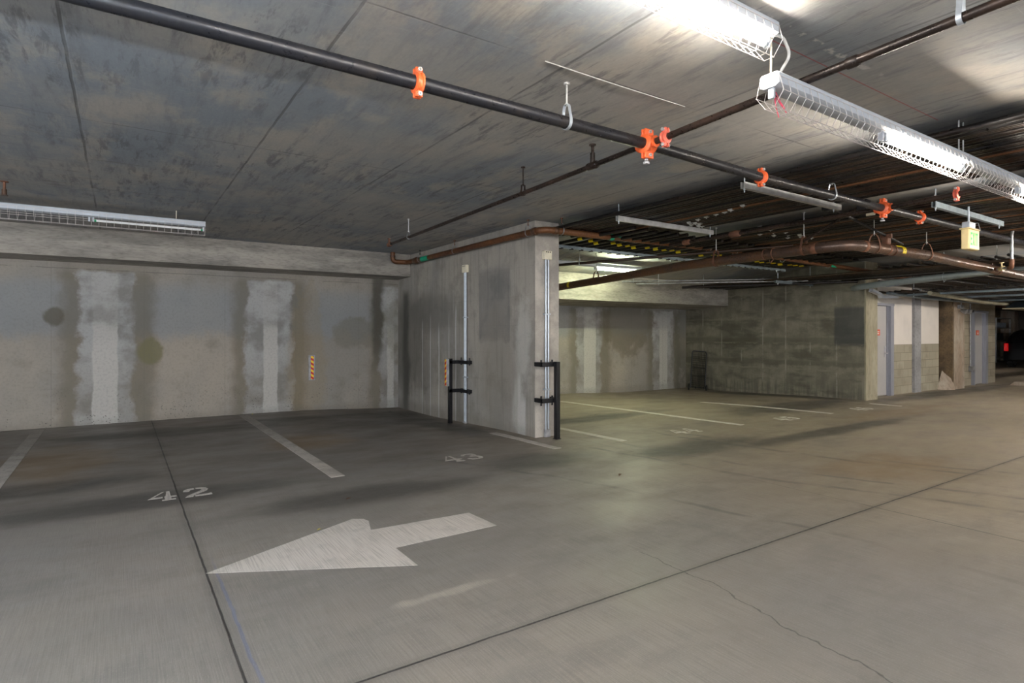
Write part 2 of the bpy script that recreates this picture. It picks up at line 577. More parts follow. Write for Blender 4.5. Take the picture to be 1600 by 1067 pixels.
    # heavy dark run at the corners with the divider
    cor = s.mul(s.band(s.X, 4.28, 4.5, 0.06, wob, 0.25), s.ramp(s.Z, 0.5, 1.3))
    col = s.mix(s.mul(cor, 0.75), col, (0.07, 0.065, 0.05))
    col = s.mix(s.mul(s.ramp(fine, 0.45, 0.7), 0.22), col, (0.14, 0.13, 0.12))
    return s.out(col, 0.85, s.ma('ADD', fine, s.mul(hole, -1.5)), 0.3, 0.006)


def mat_divider():
    s = NB('divider_concrete', 0.8)
    s.pos()
    wob = s.noise(2.5, detail=6, rough=0.65, off=(3, 3, 3))
    big = s.noise(0.9, (1, 1, 0.6), detail=5, off=(5, 5, 5))
    st = s.noise(9.0, (1.2, 1.6, 0.09), detail=5, rough=0.65)
    st2 = s.noise(16.0, (1.2, 1.2, 0.05), detail=3, rough=0.6, off=(9, 1, 1))
    fine = s.noise(40, detail=4)
    col = s.mix(s.ramp(big, 0.35, 0.65), (0.38, 0.345, 0.295), (0.28, 0.265, 0.24))
    col = s.mix(s.mul(s.ramp(st, 0.48, 0.70), 0.4), col, (0.16, 0.15, 0.13))
    col = s.mix(s.mul(s.ramp(wob, 0.46, 0.66), 0.45), col, (0.17, 0.16, 0.135))
    col = s.mix(s.mul(s.ramp(st2, 0.62, 0.72), s.ramp(s.Z, 1.9, 1.7, 0.35, 0.0)), col, (0.50, 0.49, 0.47))
    # darker form panel marks
    pn = s.mul(s.band(s.Y, 7.25, 8.15, 0.02, wob, 0.04), s.band(s.Z, 1.35, 2.45, 0.08, wob, 0.35))
    col = s.mix(s.mul(pn, 0.5), col, (0.13, 0.13, 0.13))
    dk = s.mul(s.ramp(s.Y, 9.3, 10.6), s.band(s.Z, 0.4, 2.15, 0.3, wob, 0.6))
    col = s.mix(s.mul(dk, 0.6), col, (0.075, 0.07, 0.055))
    run = s.mul(s.band(s.Y, 10.95, 11.25, 0.1, wob, 0.3), s.ramp(s.Z, 2.2, 2.4, 1.0, 0.0))
    col = s.mix(s.mul(run, 0.8), col, (0.05, 0.05, 0.04))
    # pale drips
    dr = None
    for y0, z1, wd in ((10.3, 1.8, .02), (9.95, 1.9, .025), (9.6, 1.7, .03), (9.2, 1.9, 0.02), (8.95, 2.0, .03), (7.0, .95, .05), (6.95, .6, .1), (6.88, 0.62, .06)):
        t = s.mul(s.line(s.ma('ADD', s.Y, s.mul(s.ma('SUBTRACT', wob, .5), .06)), y0, wd), s.ramp(s.Z, z1 - .2, z1, 1.0, 0.0))
        dr = t if dr is None else s.ma('MAXIMUM', dr, t)
    col = s.mix(s.mul(dr, 0.7), col, (0.55, 0.54, 0.52))
    hz = s.lines(s.ma('ADD', s.Z, s.mul(wob, 0.02)), 0.33, 0.42, 0.006)
    col = s.mix(s.mul(hz, 0.10), col, (0.09, 0.09, 0.09))
    pb = s.ma('MAXIMUM', s.blob(s.Y, s.Z, 7.02, 0.38, 0.15, 0.42, wob, 1.6, 0.25), s.blob(s.Y, s.Z, 6.9, 1.35, 0.20, 0.6, wob, 1.6, 0.4))
    col = s.mix(s.mul(pb, 0.55), col, (0.50, 0.485, 0.45))
    tb = s.blob(s.Y, s.Z, 7.6, 0.9, 0.5, 0.9, wob, 1.8, 0.4)
    col = s.mix(s.mul(tb, 0.4), col, (0.21, 0.185, 0.15))
    db = s.blob(s.Y, s.Z, 9.9, 1.85, 0.9, 0.35, wob, 1.8, 0.4)
    col = s.mix(s.mul(db, 0.5), col, (0.12, 0.115, 0.10))
    ft = s.ramp(s.ma('ADD', s.Z, s.mul(s.ma('SUBTRACT', wob, 0.5), 0.25)), 0.02, 0.2, 1.0, 0.0)
    col = s.mix(s.mul(ft, 0.35), col, (0.12, 0.11, 0.09))
    # end face a little paler and warmer
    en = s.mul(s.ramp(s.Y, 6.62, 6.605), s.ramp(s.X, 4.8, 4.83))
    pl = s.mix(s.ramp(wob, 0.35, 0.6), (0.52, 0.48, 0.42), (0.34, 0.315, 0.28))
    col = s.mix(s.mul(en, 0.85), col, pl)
    col = s.mix(s.mul(s.ramp(fine, 0.5, 0.75), 0.2), col, (0.12, 0.11, 0.1))
    return s.out(col, 0.8, s.ma('ADD', fine, st), 0.25, 0.006)


def mat_side():
    s = NB('side_wall_concrete', 0.85)
    s.pos()
    wob = s.noise(2.0, detail=6, rough=0.65, off=(3, 3, 3))
    st = s.noise(6.0, (1.2, 1.6, 0.14), detail=5, rough=0.65)
    hb = s.noise(2.0, (1, 0.4, 1.3), detail=6, rough=0.6, off=(2, 8, 2))
    fine = s.noise(30, detail=4)
    col = s.mix(s.ramp(wob, 0.35, 0.65), (0.235, 0.215, 0.165), (0.145, 0.132, 0.10))
    col = s.mix(s.mul(s.ramp(st, 0.45, 0.75), 0.3), col, (0.10, 0.095, 0.07))
    col = s.mix(s.mul(s.ramp(hb, 0.48, 0.62), 0.65), col, (0.075, 0.072, 0.05))
    zz = s.ma('ADD', s.Z, s.mul(s.ma('SUBTRACT', wob, 0.5), 0.25))
    lift = s.ma('MAXIMUM', s.band(zz, 1.18, 1.36, 0.04), s.band(zz, 0.70, 0.82, 0.03))
    col = s.mix(s.mul(lift, 0.55), col, (0.085, 0.083, 0.055))
    hl = s.lines(zz, 0.62, 0.62, 0.030)
    col = s.mix(s.mul(hl, s.mul(s.ramp(wob, 0.45, 0.6), 0.28)), col, (0.36, 0.33, 0.25))
    vl = s.mul(s.lines(s.ma('ADD', s.Y, s.mul(s.ma('SUBTRACT', wob, .5), .03)), 6.9, 0.61, 0.022), s.ramp(s.noise(2.5, off=(1, 6, 1)), 0.45, 0.6))
    col = s.mix(s.mul(vl, 0.5), col, (0.38, 0.36, 0.31))
    dp = s.mul(s.band(s.Y, 6.3, 6.95, 0.03, wob, .05), s.band(s.Z, 1.2, 2.05, 0.05))
    col = s.mix(s.mul(dp, 0.75), col, (0.05, 0.055, 0.055))
    ft = s.ramp(zz, 0.1, 0.45, 1.0, 0.0)
    col = s.mix(s.mul(s.mul(ft, s.ramp(st, .4, .6)), 0.5), col, (0.06, 0.058, 0.045))
    col = s.mix(s.mul(s.ramp(fine, 0.5, 0.75), 0.2), col, (0.08, 0.08, 0.06))
    return s.out(col, 0.85, s.ma('ADD', fine, hb), 0.3, 0.01)


def mat_block(name, base, dark, white_above=None):
    s = NB(name, 0.85)
    s.pos()
    cmb = s.n('ShaderNodeCombineXYZ')
    s.put(cmb.inputs[0], s.ma('ADD', s.X, s.Y))
    s.put(cmb.inputs[1], s.Z)
    br = s.n('ShaderNodeTexBrick')
    s.put(br.inputs['Vector'], cmb.outputs[0])
    br.inputs['Scale'].default_value = 1.0
    br.inputs['Brick Width'].default_value = 0.4
    br.inputs['Row Height'].default_value = 0.2
    br.inputs['Mortar Size'].default_value = 0.007
    br.inputs['Mortar Smooth'].default_value = 0.4
    br.inputs['Color1'].default_value = base + (1,)
    br.inputs['Color2'].default_value = tuple(c * 0.82 for c in base) + (1,)
    br.inputs['Mortar'].default_value = dark + (1,)
    f = s.noise(3, detail=5)
    col = s.mix(s.mul(s.ramp(f, 0.45, 0.7), 0.45), br.outputs['Color'], dark)
    fine = s.noise(60, detail=3)
    col = s.mix(s.mul(s.ramp(fine, 0.5, 0.7), 0.25), col, dark)
    if white_above:
        m = s.ramp(s.Z, white_above - 0.004, white_above + 0.004)
        wcol = s.mix(s.ramp(s.noise(1.5, off=(3, 3, 3)), 0.4, 0.7), (0.66, 0.62, 0.57), (0.58, 0.55, 0.51))
        col = s.mix(m, col, wcol)
    return s.out(col, 0.85, br.outputs['Fac'], -0.3, 0.004)


def mat_plain_concrete(name, a, b, sc=2.0, stretch=(1, 1, 1)):
    s = NB(name, 0.82)
    s.pos()
    n1 = s.noise(sc, stretch, detail=6, rough=0.65)
    n2 = s.noise(sc * 9, stretch, detail=4, off=(4, 4, 4))
    col = s.mix(s.ramp(n1, 0.35, 0.68), a, b)
    col = s.mix(s.mul(s.ramp(n2, 0.45, 0.7), 0.35), col, tuple(c * 0.4 for c in b))
    return s.out(col, 0.82, n2, 0.3, 0.006)


def mat_rust(name, base, rust, amt=0.5, rough=0.5, metal=0.3):
    s = NB(name, rough, metal)
    s.pos()
    n1 = s.noise(3.0, detail=6, rough=0.7)
    n2 = s.noise(35, detail=4)
    col = s.mix(s.ramp(n1, 0.5 - 0.25 * amt, 0.8 - 0.3 * amt), base, rust)
    col = s.mix(s.mul(s.ramp(n2, 0.5, 0.7), 0.35), col, tuple(c * 0.45 for c in base))
    r = s.ramp(n2, 0.3, 0.7, rough - 0.1, rough + 0.15)
    return s.out(col, r, n2, 0.1, 0.002)


def mat_paint():
    s = NB('worn_road_paint', 0.7)
    s.pos()
    broom = s.noise(75, (2.2, 0.045, 1), detail=3, rough=0.6)
    n1 = s.noise(5.0, detail=6, rough=0.7)
    col = s.mix(s.ramp(broom, 0.42, 0.66), (0.53, 0.495, 0.455), (0.38, 0.355, 0.325))
    col = s.mix(s.mul(s.ramp(n1, 0.5, 0.72), 0.5), col, (0.30, 0.285, 0.26))
    col = s.mix(s.ramp(s.X, 4.8, 5.4, 0.0, 0.8), col, (0.70, 0.67, 0.60))
    return s.out(col, 0.7, broom, 0.25, 0.003)


def mat_line_paint():
    s = NB('dusty_line_paint', 0.75)
    s.pos()
    n1 = s.noise(3.0, detail=6, rough=0.7)
    n2 = s.noise(30, (1, .3, 1), detail=4)
    col = s.mix(s.ramp(n1, 0.4, 0.66), (0.50, 0.465, 0.42), (0.34, 0.315, 0.285))
    col = s.mix(s.ramp(s.X, 4.8, 5.4, 0.0, 0.75), col, (0.66, 0.63, 0.56))
    # darker towards the back of the stalls
    col = s.mix(s.mul(s.ramp(s.Y, 7.0, 10.2), s.ramp(s.X, 7.0, 5.0, 0.0, 0.55)), col, (0.16, 0.145, 0.13))
    col = s.mix(s.mul(s.ramp(n2, 0.5, 0.7), 0.35), col, (0.16, 0.15, 0.14))
    return s.out(col, 0.75)


def mat_stripes():
    s = NB('hazard_stripes', 0.35)
    s.obj()
    t = s.ma('ADD', s.mul(s.Z, 1.0), s.mul(s.ma('ADD', s.X, s.Y), 0.7))
    f = s.ma('FRACT', s.ma('DIVIDE', t, 0.088))
    m = s.ramp(f, 0.49, 0.51)
    col = s.mix(m, (0.95, 0.60, 0.01), (0.60, 0.012, 0.008))
    return s.out(col, 0.35)


M = {}
M['ceiling'] = mat_ceiling()
M['floor'] = mat_floor()
M['back'] = mat_back()
M['divider'] = mat_divider()
M['side'] = mat_side()
M['block'] = mat_block('concrete_block', (0.36, 0.32, 0.24), (0.17, 0.15, 0.11))
M['blockw'] = mat_block('block_and_white_board', (0.36, 0.33, 0.25), (0.17, 0.15, 0.11), 1.2)
M['beam'] = mat_plain_concrete('beam_concrete', (0.40, 0.365, 0.315), (0.215, 0.20, 0.18), 2.2, (0.5, 1, 2.2))
M['cend'] = mat_plain_concrete('column_end_concrete', (0.37, 0.34, 0.25), (0.27, 0.24, 0.16), 2.0, (1, 1, 0.3))
M['brown'] = mat_plain_concrete('brown_column_concrete', (0.17, 0.115, 0.06), (0.07, 0.05, 0.03), 3.0)
M['palecol'] = mat_plain_concrete('pale_column_concrete', (0.43, 0.38, 0.31), (0.30, 0.22, 0.16), 2.0, (1, 1, .4))
M['far'] = mat_plain_concrete('far_concrete', (0.22, 0.19, 0.16), (0.12, 0.10, 0.08), 1.0)
M['pilaster'] = mat_plain_concrete('grey_pilaster', (0.30, 0.30, 0.31), (0.22, 0.22, 0.225), 2.0)
M['paint'] = mat_paint()
M['line'] = mat_line_paint()
M['stripes'] = mat_stripes()
M['steel_black'] = mat_rust('black_steel_pipe', (0.016, 0.017, 0.022), (0.035, 0.030, 0.028), 0.25, 0.36, 0.3)
M['steel_branch'] = mat_rust('dark_brown_steel_pipe', (0.020, 0.014, 0.012), (0.06, 0.036, 0.026), 0.4, 0.33, 0.35)
M['rust'] = mat_rust('rusty_brown_pipe', (0.10, 0.040, 0.018), (0.17, 0.070, 0.026), 0.55, 0.45, 0.25)
M['rust_dark'] = mat_rust('dark_rust_pipe', (0.085, 0.055, 0.042), (0.14, 0.070, 0.036), 0.5, 0.36, 0.45)
M['rust_ring'] = mat_rust('orange_rust', (0.20, 0.085, 0.045), (0.11, 0.05, 0.03), 0.5, 0.6, 0.2)
M['cond_black'] = mat_rust('black_conduit', (0.010, 0.009, 0.009), (0.028, 0.018, 0.013), 0.3, 0.36, 0.3)
M['cond_brown'] = mat_rust('brown_conduit', (0.024, 0.016, 0.011), (0.055, 0.028, 0.015), 0.4, 0.40, 0.3)
M['cond_rust'] = mat_rust('rusty_conduit', (0.13, 0.055, 0.024), (0.19, 0.085, 0.035), 0.5, 0.5, 0.3)
M['cond_grey'] = simple('grey_conduit', (0.33, 0.34, 0.35), 0.4, 0.6)
M['orange'] = simple('orange_coupling_paint', (0.80, 0.13, 0.035), 0.38, 0.0, 0.10)
M['redc'] = simple('red_orange_coupling_paint', (0.72, 0.14, 0.09), 0.4, 0.0, 0.10)
M['bolt'] = simple('zinc_bolt', (0.60, 0.61, 0.61), 0.35, 0.6, 0.01)
M['galv'] = simple('galvanised_steel', (0.50, 0.55, 0.60), 0.38, 0.6, 0.05)
M['strut'] = simple('pale_steel_strut', (0.50, 0.50, 0.49), 0.45, 0.35, 0.1)
M['blue_strut'] = simple('grey_blue_steel_strut', (0.22, 0.27, 0.30), 0.45, 0.35, 0.1)
M['pvc'] = simple('grey_plastic_pipe', (0.24, 0.275, 0.28), 0.30, 0.0, 0.03)
M['pvc_band'] = simple('blue_grey_coupling', (0.22, 0.25, 0.31), 0.5, 0.0, 0.1)
M['white'] = simple('white_enamel', (0.50, 0.53, 0.57), 0.35, 0.0, 0.02)
M['wire'] = simple('white_wire', (0.62, 0.58, 0.56), 0.4, 0.2, 0.03)
M['tube_off'] = simple('unlit_lamp_glass', (0.84, 0.84, 0.82), 0.2, 0.0, 0.02)
M['green_cap'] = simple('green_lamp_cap', (0.03, 0.42, 0.18), 0.4)
M['redwire'] = simple('red_wire_insulation', (0.75, 0.05, 0.12), 0.4)
M['cable'] = simple('grey_white_cable', (0.60, 0.60, 0.58), 0.4)
M['beige'] = simple('beige_plastic_box', (0.74, 0.68, 0.52), 0.45, 0.0, 0.05)
M['black'] = simple('black_painted_steel', (0.012, 0.012, 0.014), 0.35, 0.2, 0.1)
M['rubber'] = simple('black_rubber', (0.012, 0.012, 0.012), 0.75)
M['greyplate'] = simple('grey_plastic_plate', (0.36, 0.36, 0.37), 0.5)
M['greenlab'] = simple('green_pipe_marker', (0.0, 0.36, 0.19), 0.45, 0, 0.08)
M['yellow'] = simple('yellow_marker', (0.72, 0.55, 0.01), 0.45, 0, 0.05)
M['mark_white'] = simple('white_marker_ink', (0.75, 0.80, 0.78), 0.5, 0, 0.03)
M['ink'] = simple('black_ink', (0.02, 0.02, 0.02), 0.5)
M['door'] = simple('grey_door_paint', (0.40, 0.39, 0.385), 0.42, 0, 0.015, 2)
M['frame'] = simple('blue_grey_frame_paint', (0.25, 0.26, 0.30), 0.32, 0, 0.01, 3)
M['doorsign'] = simple('orange_red_sign', (0.68, 0.10, 0.03), 0.5, 0, 0.05)
M['exit_face'] = emit('exit_sign_face', (0.80, 0.68, 0.30), 0.06)
M['exit_box'] = simple('cream_sign_housing', (0.72, 0.58, 0.30), 0.45, 0, 0.04)
M['exit_letter'] = emit('exit_green_letters', (0.01, 0.60, 0.08), 0.05)
M['carpaint'] = simple('black_car_paint', (0.004, 0.004, 0.005), 0.5, 0, 0.01, 2, 0.25)
M['carglass'] = simple('dark_car_glass', (0.004, 0.004, 0.005), 0.05, 0, 0.02)
M['taillight'] = emit('red_tail_lamp', (0.70, 0.005, 0.005), 0.05)
M['alloy'] = simple('alloy_wheel', (0.35, 0.35, 0.36), 0.3, 0.8)
M['duct'] = simple('dark_blue_duct', (0.035, 0.055, 0.07), 0.5, 0.2)
M['leafy'] = simple('yellow_dry_leaf', (0.62, 0.50, 0.06), 0.6)
M['leafb'] = simple('brown_dry_leaf', (0.12, 0.06, 0.03), 0.7)
M['wallpaper'] = simple('blue_white_box', (0.5, 0.6, 0.72), 0.5)
L_WARM = emit('lit_lamp_warm', LAMP_WARM, LAMP_POWER * 1.25)
L_ADD_COOL = emit('lit_lamp_cool', LAMP_COOL, LAMP_POWER * 3.2)  # for the fill lamps added out of frame
L_NEAR = emit('lit_lamp_near_cool', LAMP_COOL, LAMP_POWER * 1.5)
L_WARM2 = emit('lit_lamp_bright_warm', LAMP_WARM, LAMP_POWER * 3.0)
L_GREEN = emit('lit_lamp_greenish', LAMP_GREEN, LAMP_POWER * 2.6)

# ------------------------------------------------------------------ structure
XL, XR, YB, YF = -9.0, 44.0, -8.0, 11.5     # left, right, behind camera, back wall

fm = MB()
xs = [XL + i * 0.5 for i in range(int((25 - XL) / 0.5) + 1)] + [30, 36, XR + .2]
ys = [YB - .2, -4, 0, 3, 5, 6] + [6.4 + 0.2 * i for i in range(28)] + [13, 16.2]
idx = {}
for i, x in enumerate(xs):
    for j, y in enumerate(ys):
        idx[i, j] = len(fm.v)
        fm.v.append(Vector((x, y, fz(x, min(y, 11.6)))))
for i in range(len(xs) - 1):
    for j in range(len(ys) - 1):
        fm.f.append([idx[i, j], idx[i + 1, j], idx[i + 1, j + 1], idx[i, j + 1]])
        fm.mi.append(0)
struct('floor', fm, M['floor'], 'grey broom-finished concrete garage floor with saw cut joints and stains', True)


def cz(x, y):
    return H - 0.26 * sm((y - 7.2) / 2.6) if 5.1 < x < 13.9 else H


cm = MB()
xs = [XL - .2, 0, 5.0, 5.11, 9, 13.89, 14.0, 21, 30, XR + .2]
ys = [YB - .2, 0, 5, 7.2] + [7.2 + .26 * i for i in range(1, 11)] + [12.5, 16.2]
idx = {}
for i, x in enumerate(xs):
    for j, y in enumerate(ys):
        idx[i, j] = len(cm.v)
        cm.v.append(Vector((x, y, cz(x, y))))
for i in range(len(xs) - 1):
    for j in range(len(ys) - 1):
        cm.f.append([idx[i, j], idx[i, j + 1], idx[i + 1, j + 1], idx[i + 1, j]])
        cm.mi.append(0)
top = MB()
cm.box(XL - .2, XR + .2, YB - .2, 16.2, H + .15, H + .25)
struct('ceiling', cm, M['ceiling'], 'grey concrete slab ceiling with form joints and smeared stains', False)

struct('wall_back', MB().box(XL, 13.9, YF - .0, YF + .3, -.3, H + .1), M['back'], 'stained concrete back wall with pale mortar patches over its seams')
# the right bay's back wall stands a little nearer
struct('wall_back_right', MB().box(5.1, 13.6, 11.15, YF, -.3, H + .1), M['back'], 'concrete back wall of the bays beyond the divider wall')
dv = MB()
dv.prism([(4.82, 6.6), (5.24, 6.6), (5.24, 11.55), (4.84, 11.55)], -.3, H + .08)
struct('wall_divider', dv, M['divider'], 'streaked concrete divider wall between stall 43 and stall 44')
sd = MB()
sd.box(13.5, 14.0, 6.30, 11.6, -.3, H + .08)
struct('wall_side', sd, M['side'], 'blotchy greenish concrete side wall behind the last stalls')
struct('trim_1', MB().box(13.5, 14.02, 6.27, 6.30, -.1, H), M['cend'], 'yellowish concrete end of the side wall beside the grey door')
struct('trim_2', MB().prism([(10.85, 2.60), (10.85, H + .05), (11.55, H + .05), (11.55, 2.58)], XL, 4.83, 'x'), M['beam'], 'concrete beam along the top of the back wall')
struct('trim_3', MB().prism([(9.75, 2.20), (9.75, H), (11.3, H), (11.3, 2.14)], 5.24, 13.5, 'x'), M['beam'], 'deep concrete beam along the back wall of the right bays')

dw = MB()
dw.box(14.0, 14.15, 6.5, 6.8, -.1, H + .05)
dw.box(14.15, 15.22, 6.5, 6.8, 2.17, H + .05)
dw.box(15.22, 17.88, 6.5, 6.8, -.1, H + .05)
struct('wall_door', dw, M['blockw'], 'wall of concrete block below and white board above beside the grey door')
struct('trim_4', MB().box(16.31, 16.67, 6.44, 6.5, -.1, H), M['pilaster'], 'narrow grey pilaster splitting the white wall panels')
struct('trim_5', MB().box(17.88, 18.25, 6.62, 6.9, -.1, H), M['brown'], 'brown stained concrete recess beside the white wall panel')
fl = MB()
hp = [(17.80, 6.5), (17.86, 6.36), (17.98, 6.24), (18.10, 6.20), (18.10, 6.5)]
fl.add([(x, y, 0) for x, y in hp] + [(17.93, 6.5, .26), (17.97, 6.42, .22), (18.04, 6.34, .24), (18.10, 6.30, .34), (18.10, 6.5, .52)],
       [(4, 3, 2, 1, 0)] + [(k, (k + 1) % 5, 5 + (k + 1) % 5, 5 + k) for k in range(5)] + [(5, 6, 9), (6, 7, 9), (7, 8, 9)])
single('rubble_foot', fl, M['palecol'], 'crumbled pale mortar heap at the foot of the brown stained column flank', 'rubble')
struct('trim_7', MB().box(18.08, 18.15, 6.26, 6.7, -.1, 2.9), M['brown'], 'brown stained left flank of the pale column')
struct('trim_6', MB().box(18.15, 18.82, 6.25, 6.9, -.1, 2.3), M['palecol'], 'pale worn concrete column standing proud of the block wall')
bw = MB()
bw.box(18.82, 20.05, 6.5, 6.8, -.1, H)
bw.box(20.05, 21.15, 6.5, 6.8, 2.12, H)
bw.box(21.15, 21.9, 6.5, 6.8, -.1, H)
bw.box(21.6, 21.9, 6.8, 9.5, -.1, H)
struct('wall_block', bw, M['block'], 'concrete block wall around the second grey door')

struct('wall_left', MB().box(XL - .2, XL, 6.5, YF + .2, -.2, H + .1).box(XL - .2, XL, YB, -6.5, -.2, H + .1).box(XL - .2, XL, -6.5, 6.5, 2.7, H + .1), M['far'], 'concrete wall far to the left with a wide opening added to let light in')  # opening added so cool fill light grazes the ceiling
struct('wall_rear', MB().box(XL, -6, YB - .2, YB, -.2, H + .1).box(13, XR, YB - .2, YB, -.2, H + .1).box(-6, 13, YB - .2, YB, 2.7, H + .1).box(-6, 13, YB - .2, YB, -.2, .9), M['far'], 'concrete wall behind the viewpoint with a wide opening added to let light in')  # opening added behind the camera to raise the ambient light
struct('wall_far', MB().box(XR, XR + .2, YB, 16, -.2, H + .1), M['far'], 'dim concrete wall at the far end of the garage')
struct('wall_far_back', MB().box(13.9, XR, 15.8, 16, -.2, H + .1), M['far'], 'dim back wall of the far aisle')


# doors
def door(name, x0, x1, ztop, label, signx, handle=True):
    d = thing(name, ((x0 + x1) / 2, 6.5, 0), label, None, None, 'structure')
    fr = MB()
    fr.bbox(x0, x0 + .06, 6.42, 6.66, 0, ztop)
    fr.bbox(x1 - .16, x1, 6.44, 6.66, 0, ztop)
    fr.bbox(x1 - .19, x1 - .12, 6.50, 6.60, 0, ztop)
    fr.bbox(x0, x1, 6.43, 6.66, ztop - .06, ztop)
    part('door_frame', fr, M['frame'], d)
    lf = part('door_leaf', MB().bbox(x0 + .06, x1 - .18, 6.53, 6.575, 0.012, ztop - .06), M['door'], d)
    sg = part('door_sign', MB().bbox(signx, signx + .2, 6.518, 6.53, 1.42, 1.56, .002), M['doorsign'], lf, 'orange red sign plate')
    ln = MB()
    for zz, a, b in ((1.51, .04, .16), (1.475, .06, .14), (1.455, .05, .15)):
        ln.box(signx + a, signx + b, 6.515, 6.519, zz - .006, zz + .006)
    part('sign_mark', ln, M['mark_white'], sg)
    if handle:
        h = MB()
        hx = x1 - .25
        h.tube((hx, 6.53, 1.0), (hx, 6.47, 1.0), .012)
        h.path([(hx, 6.47, 1.0), (hx - .11, 6.465, 1.0)], .010)
        h.tube((hx, 6.53, 1.0), (hx, 6.52, 1.0), .03, 20)
        h.tube((hx, 6.53, 1.12), (hx, 6.515, 1.12), .022, 20)
        h.box(hx - .035, hx + .035, 6.522, 6.53, .90, 1.17)
        part('door_handle', h, M['bolt'], lf, 'bright steel lever handle')
    return d


door('door_1', 14.15, 15.22, 2.17, 'grey steel door in blue grey frame beside the side wall end', 14.5)
door('door_2', 20.05, 21.15, 2.12, 'second grey steel door set in the block wall further right', 20.50, False)

# ------------------------------------------------------------------ painted markings
def flat(name, polys, mat, label, cat, group=None, th=0.0015):
    mb = MB()
    for p in polys:
        z = sum(fz(x, y) for x, y in p) / len(p)
        n = len(p)
        mb.add([(x, y, fz(x, y) - .001) for x, y in p] + [(x, y, fz(x, y) + th) for x, y in p],
               [list(range(n, 2 * n))] + [[i, (i + 1) % n, n + (i + 1) % n, n + i] for i in range(n)])
    return single(name, mb, mat, label, cat, group, smooth=False)


arrow = [(.43, 3.97), (1.55, 3.37), (1.55, 3.73), (2.37, 3.74), (2.35, 4.13), (1.54, 4.17), (1.60, 4.38), (1.585, 4.45), (1.51, 4.50)]
flat('painted_arrow', [arrow], M['paint'], 'large worn white direction arrow painted on the floor, pointing left', 'floor marking')


def strip(x0, y0, x1, y1, wd, label, n=14):
    mb = MB()
    for i in range(n):
        a, b = i / n, (i + 1) / n
        xa, ya, xb, yb = x0 + (x1 - x0) * a, y0 + (y1 - y0) * a, x0 + (x1 - x0) * b, y0 + (y1 - y0) * b
        p = [(xa - wd / 2, ya), (xa + wd / 2, ya), (xb + wd / 2, yb), (xb - wd / 2, yb)]
        mb.add([(x, y, fz(x, y) + .0035) for x, y in p] + [(x, y, fz(x, y) - .001) for x, y in p],
               [(0, 1, 2, 3), (0, 3, 7, 4), (1, 5, 6, 2)] + ([(0, 4, 5, 1)] if i == 0 else []) + ([(3, 2, 6, 7)] if i == n - 1 else []))
    return single('stall_line', mb, M['line'], label, 'parking line', None, smooth=False)


strip(-1.0, 5.9, -1.02, 11.45, .14, 'dusty white parking line at the far left, left of stall number 42')
strip(1.84, 5.92, 1.83, 11.4, .14, 'dusty white parking line between the painted numbers 42 and 43')
strip(4.60, 5.82, 4.56, 7.3, .12, 'faded parking line stub ending just before the divider wall corner')
strip(5.68, 5.73, 5.56, 8.4, .11, 'white parking line emerging right of the post at the wall end')
strip(8.24, 5.69, 7.9, 9.9, .11, 'long white parking line between the painted numbers 44 and 45')
strip(10.8, 5.6, 10.45, 8.2, .11, 'thin white parking line between the painted numbers 45 and 46')
strip(13.06, 5.40, 13.0, 5.95, .10, 'short white parking line stub in front of the side wall end', 3)

# stencil digits, unit cell 0..1 x 0..1
DIG = {
    '4': [[(0, .30), (.50, .98), (.60, .98), (.18, .44), (.50, .44), (.50, .30)],
          [(.46, 0), (.92, 0), (.92, .10), (.78, .10), (.78, .30), (.98, .30), (.98, .44), (.78, .44), (.78, 1.0), (.66, 1.0), (.66, .84), (.60, .44), (.56, .44), (.56, .10), (.46, .10)]],
    '2': [[(.02, .68), (.22, .62), (.30, .80), (.44, .85), (.44, 1.0), (.20, .95), (.06, .84)],
          [(.50, 1.0), (.50, .85), (.66, .80), (.70, .70), (.60, .56), (.12, .18), (.02, .0), (.30, .0), (.34, .14), (.84, .50), (.94, .70), (.86, .90), (.70, .98)],
          [(.38, 0), (.98, 0), (.98, .22), (.86, .16), (.38, .14)]],
    '3': [[(.04, .78), (.22, .72), (.30, .84), (.46, .87), (.46, 1.0), (.22, .97)],
          [(.52, 1.0), (.52, .87), (.66, .82), (.66, .66), (.40, .60), (.40, .48), (.70, .42), (.72, .20), (.54, .13), (.54, 0), (.80, .06), (.95, .26), (.90, .46), (.78, .54), (.88, .68), (.86, .88), (.72, .98)],
          [(.02, .24), (.22, .28), (.30, .16), (.48, .12), (.48, 0), (.18, .04)]],
    '5': [[(.10, 1.0), (.44, 1.0), (.44, .86), (.26, .86), (.24, .64), (.10, .54)],
          [(.50, 1.0), (.90, 1.0), (.88, .86), (.50, .86)],
          [(.30, .62), (.60, .66), (.86, .52), (.92, .30), (.80, .08), (.54, .0), (.54, .13), (.70, .20), (.72, .36), (.60, .50), (.36, .48)],
          [(.04, .22), (.24, .26), (.30, .15), (.48, .12), (.48, 0), (.20, .04)]],
    '6': [[(.46, 1.0), (.30, .96), (.10, .74), (.04, .40), (.14, .12), (.40, .0), (.40, .13), (.26, .24), (.24, .46), (.32, .76), (.46, .86)],
          [(.52, 1.0), (.82, .94), (.90, .80), (.70, .76), (.64, .85), (.52, .87)],
          [(.32, .60), (.58, .64), (.86, .52), (.94, .30), (.80, .08), (.50, .0), (.50, .13), (.68, .20), (.72, .34), (.60, .48), (.36, .46)]],
}


def stall_number(txt, x, y, wd, ht, label, skew=0.0):
    polys = []
    for k, ch in enumerate(txt):
        for p in DIG[ch]:
            polys.append([(x + k * wd * 1.22 + px * wd + py * skew, y + py * ht + k * wd * skew * .0) for px, py in p])
    flat('stall_number', polys, M['paint'], label, 'painted number')


